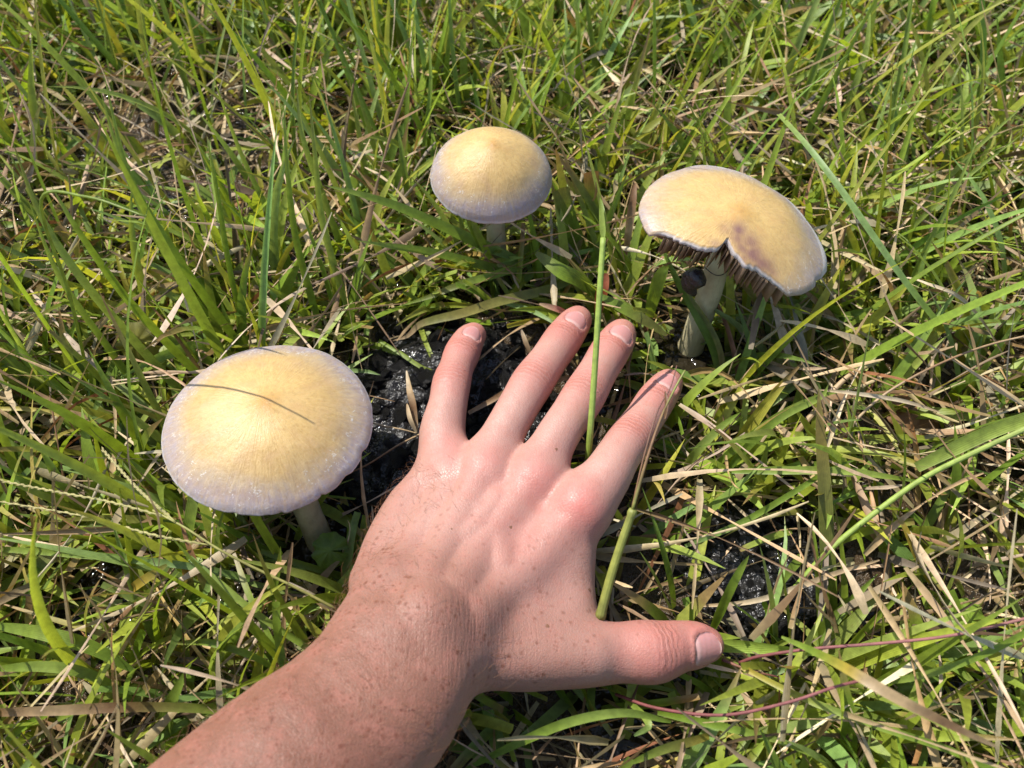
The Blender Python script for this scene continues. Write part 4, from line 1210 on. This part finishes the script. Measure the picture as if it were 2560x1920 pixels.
# --- tall blades at left, leaning away
TALL = [[(560,800,.004),(470,680,.040),(380,550,.076),(280,380,.110),(222,150,.150)], [(530,790,.004),(430,660,.036),(330,500,.076),(260,340,.108),(215,190,.136)],
        [(450,910,.004),(320,770,.040),(190,620,.080),(90,470,.110),(25,300,.140)], [(700,745,.004),(672,640,.030),(640,520,.060),(622,380,.092),(612,210,.124)],
        [(645,620,.006),(590,480,.040),(520,330,.076),(455,150,.118)], [(770,720,.004),(730,600,.034),(695,470,.066),(680,330,.098),(668,200,.122)],
        [(480,860,.006),(380,760,.040),(270,640,.078),(170,500,.112),(110,400,.130)], [(340,900,.004),(240,760,.040),(130,600,.080),(60,430,.116)],
        [(760,600,.006),(700,430,.050),(655,300,.082),(640,180,.104)], [(540,760,.006),(500,600,.050),(470,420,.092),(448,300,.116)]]
for i, p in enumerate(TALL):
    blade('tall_grass_shoot', 'tall green blade leaning away behind the largest round cap', p, (20, 17, 22, 17, 13, 16, 21, 18, 15, 14)[i], [(G4, G1, G1, G2), (G1, G1, G2, G2), (G1, G2, G2, OLV)][i % 3], 'tall blades behind the largest cap', fold=.2)
for p, w in (([(905,420,.006),(918,300,.036),(930,180,.062),(925,60,.084)], 11), ([(960,240,.006),(965,140,.040),(975,40,.066)], 13), ([(870,330,.006),(850,220,.034),(838,90,.060)], 11), ([(1020,250,.004),(1030,140,.034),(1050,50,.056)], 12), ([(890,520,.004),(880,420,.028),(868,330,.048),(858,270,.060)], 14)):
    blade('tall_grass_shoot', 'slim upright blade standing behind the small dome cap', p, w, [G1, G1, G2], 'slim blades behind the small cap', fold=.25)
for p, w in (([(1900,560,.004),(2000,440,.034),(2100,330,.060),(2230,210,.084)], 13), ([(1860,600,.004),(1960,500,.03),(2080,390,.056),(2220,280,.078)], 12), ([(1790,330,.01),(1830,230,.036),(1870,110,.062),(1880,0,.08)], 17), ([(1560,600,.01),(1600,420,.03),(1640,330,.044)], 11), ([(1930,700,.006),(1990,560,.04),(2060,420,.07),(2120,280,.094)], 13)):
    blade('tall_grass_shoot', 'long blade sweeping up and away beyond the torn cap', p, w, [G1, G2, G2], 'long blades beyond the torn cap', fold=.2)
# lower left
blade('grass_shoot', 'long horizontal blade beneath the largest cap', [(0,1186,.030),(150,1196,.034),(300,1210,.036),(420,1225,.034),(540,1250,.028)], 18, [G2, G1, G3, G4], shape='cut')
blade('broad_grass_leaf', 'upright green blade crossing in front of the seed spikes', [(385,1290,.006),(400,1180,.032),(420,1060,.054),(428,990,.064)], 28, [G1, G1, G2, G2], shape='cut', fold=.14)
blade('dry_leaf', 'thick brown-tan dead blade lying flat at the forearm', [(-30,1540,.040),(120,1535,.040),(260,1528,.038),(380,1528,.034),(500,1535,.028)], 24, [BRN, TAN, BRN, OLV, G1], shape='cut', fold=.12, cat='dry leaf')
blade('grass_shoot', 'curved green blade whose end tucks behind the forearm', [(380,1390,.030),(450,1388,.038),(540,1415,.036),(620,1460,.026)], 17, [OLV, G1, G1, G1], shape='both')
blade('grass_shoot', 'straight blade slanting down to the forearm hair', [(410,1205,.048),(480,1265,.046),(560,1330,.040),(680,1410,.030)], 17, [G3, G2, G2, G1], shape='cut')
blade('grass_shoot', 'thin blade crossing the slanting one near the wrist', [(505,1195,.040),(540,1290,.038),(590,1390,.032),(635,1475,.024)], 14, [PALE, G2, G1, G1])
blade('grass_shoot', 'upright blade rising behind the wrist edge', [(630,1520,.004),(612,1440,.026),(600,1370,.042),(596,1300,.052)], 20, [G1, G3, G1, G1], shape='cut')
blade('grass_shoot', 'short upright blade below the largest cap', [(582,1330,.006),(592,1270,.024),(602,1220,.036),(606,1180,.044)], 16, [G4, G1, G1])
blade('dry_leaf', 'yellow and orange spotted blade tip below the seed spikes', [(260,1290,.020),(300,1260,.030),(360,1220,.036)], 20, [(.40,.27,.05), YEL, OLV], shape='both', cat='dry leaf')
blade('dry_leaf', 'grey dead blade pointing at the wrist', [(735,1325,.024),(680,1290,.034),(620,1255,.038)], 14, [TAN, PALE, (.42,.36,.28)], shape='leaf', cat='dry leaf', mat='straw', fold=.3)
blade('grass_shoot', 'broad green blade dipping below the seed spikes', [(-20,1350,.034),(100,1370,.040),(200,1400,.036),(290,1450,.026)], 34, [G1, G2, G1, G4], shape='both', fold=.1)
blade('grass_shoot', 'wide low blade beside the thick brown dead blade', [(-20,1446,.030),(100,1440,.036),(200,1460,.032),(300,1520,.020)], 26, [G1, G2, G1, G4], shape='both', fold=.1)

# --- seed head with three spikes, left
sh = empty('seed_head', path3([(720,1310,0)])[0]); tag(sh, 'yellow-green grass seed head with thin spikes spreading below the largest cap', 'seed head')
stalk('culm', '', [(730,1318,.034),(640,1270,.044),(540,1222,.052),(470,1185,.058),(400,1140,.062),(330,1102,.064)], 7, [(.34,.32,.09), (.36,.34,.10)], parent=sh)
for p in ([(380,1128,.063),(300,1058,.066),(225,975,.066)], [(455,1178,.058),(330,1155,.062),(180,1115,.062),(-10,1082,.060)], [(370,1120,.063),(240,1085,.064),(120,1062,.064),(10,1040,.062)]):
    sp = stalk('spike', '', p, 4, [(.36,.34,.10), (.42,.36,.14)], parent=sh)
    C = spline(path3(p), 44); V, Fq, cc, k = [], [], [], 0
    for i in range(2, 44):
        d = unit(C[min(i + 1, 43)] - C[i - 1]); s = np.cross(d, [0, 0, 1.0]) * (1 if i % 2 else -1)
        a = C[i]; e = a + d * .0028 + s * .0005
        u = s * .0004; w = np.array([0, 0, .00035])
        V += [a, (a + e) / 2 + u, e, (a + e) / 2 - u, (a + e) / 2 + w, (a + e) / 2 - w]
        Fq += [[k + x for x in tri] for tri in ((0, 1, 4), (1, 2, 4), (2, 3, 4), (3, 0, 4), (1, 0, 5), (2, 1, 5), (3, 2, 5), (0, 3, 5))]; k += 6
    V = np.array(V)
    o = mesh_obj('spikelets', V, np.array(Fq), M['straw'], sp, False, dict(lf=np.zeros((len(V), 3))), np.tile((.46, .40, .17), (len(V), 1)))
    tag(o, kind='stuff')

# --- small round-leaved weeds
def weed(label, px, py, z, r, nrm, col, group=None, oval=1.0):
    c = path3([(px, py, z)])[0]; n = unit(nrm); ex, ey, n = frame(n)
    root = empty('round_leaf_weed', (c[0], c[1], 0)); tag(root, label, 'weed', group)
    nt, nr = 36, 7
    th = np.linspace(.12, 2 * np.pi - .12, nt); q = np.linspace(0.02, 1, nr)
    T, Q = np.meshgrid(th, q)
    Rr = r * Q * (1 + .05 * np.cos(9 * T)) * (1 - .12 * (np.abs(T - np.pi) < .15) * Q)
    zz = -.25 * r * Q ** 2 + .04 * r * np.cos(9 * T) * Q
    V = c + (Rr * np.cos(T))[..., None] * ex * oval + (Rr * np.sin(T))[..., None] * ey + zz[..., None] * n
    idx = np.arange(nr * nt).reshape(nr, nt)
    f = np.stack([idx[:-1, :-1], idx[1:, :-1], idx[1:, 1:], idx[:-1, 1:]], -1).reshape(-1, 4)
    cc = np.array(col) * (1 + .25 * (1 - Q.ravel()[:, None]))
    lf = np.stack([np.sin(T * 4.5).ravel(), Q.ravel(), T.ravel() * 0], 1)
    mesh_obj('leaf', V.reshape(-1, 3), f, M['leaf'], root, True, dict(lf=lf), cc)
    P = spline([[c[0] + .004, c[1] + .004, -.002], [c[0] + .003, c[1] + .002, z * .6], c - n * .0004], 10)
    V, f = tube(P, np.full(10, .0007), 6)
    mesh_obj('stalk', V, f, M['leaf'], root, True, dict(lf=np.zeros((len(V), 3))), np.tile(col, (len(V), 1)))
weed('round green weed leaf in the turf past the thumb, above the maroon runners', 2095, 1340, .020, .0090, (.1, -.2, 1), G1)
weed('scallop-edged dark green weed leaf below the maroon runners', 1985, 1480, .014, .0100, (-.2, -.3, 1), G4)
weed('dark clover-like leaf at the foot of the largest mushroom', 712, 1190, .016, .0080, (.1, -.5, 1), G4)
weed('yellow-brown round leaf upright among tall blades behind the largest cap', 295, 740, .030, .0100, (.1, -.7, .6), (.20, .19, .035), oval=1.1)
weed('olive round leaf standing over the wet hollow', 420, 285, .022, .0105, (.3, -.8, .5), (.19, .18, .05), oval=.75)
weed('small green round leaf above the wet hollow, far off', 145, 130, .016, .0085, (0, -.6, .8), (.12, .16, .03))
weed('yellow round leaf hanging near the olive leaf', 400, 365, .018, .0090, (.1, -.8, .5), (.26, .25, .03), oval=.8)
weed('yellow-brown ragged leaf among blades past the olive leaf', 68, 345, .026, .0110, (.1, -.8, .5), (.26, .20, .03), oval=.6)
weed('tan dead round leaf just behind the torn cap', 1905, 470, .016, .0100, (0, -.6, .8), (.30, .17, .06))
weed('brown dead leaf flat in the turf beyond the speckled blade', 2290 / K, 1030 / K, .012, .0110, (.1, -.2, 1), (.26, .14, .06), oval=1.3)

# thin stem arching beside the largest cap; the sun throws its shadow over the cap
q1 = at(425 * K, 818 * K, .070); q2 = at(545 * K, 850 * K, .074); q3 = at(660 * K, 892 * K, .073)
pp = [(q1 + SUN * .03 + np.array([-.075, .03, 0])) * [1, 1, 0], q1 + SUN * .055 + np.array([-.030, .012, -.030]), q1 + SUN * .085, q2 + SUN * .092, q3 + SUN * .092]
C = spline(pp, 30); V, f = tube(C, np.linspace(.0009, .00032, 30), 6)
tag(mesh_obj('arching_stem', V, f, M['leaf'], None, True, dict(lf=np.zeros((len(V), 3))), np.tile(G2, (len(V), 1))), 'thin green stem arching past the largest cap', 'grass stem')
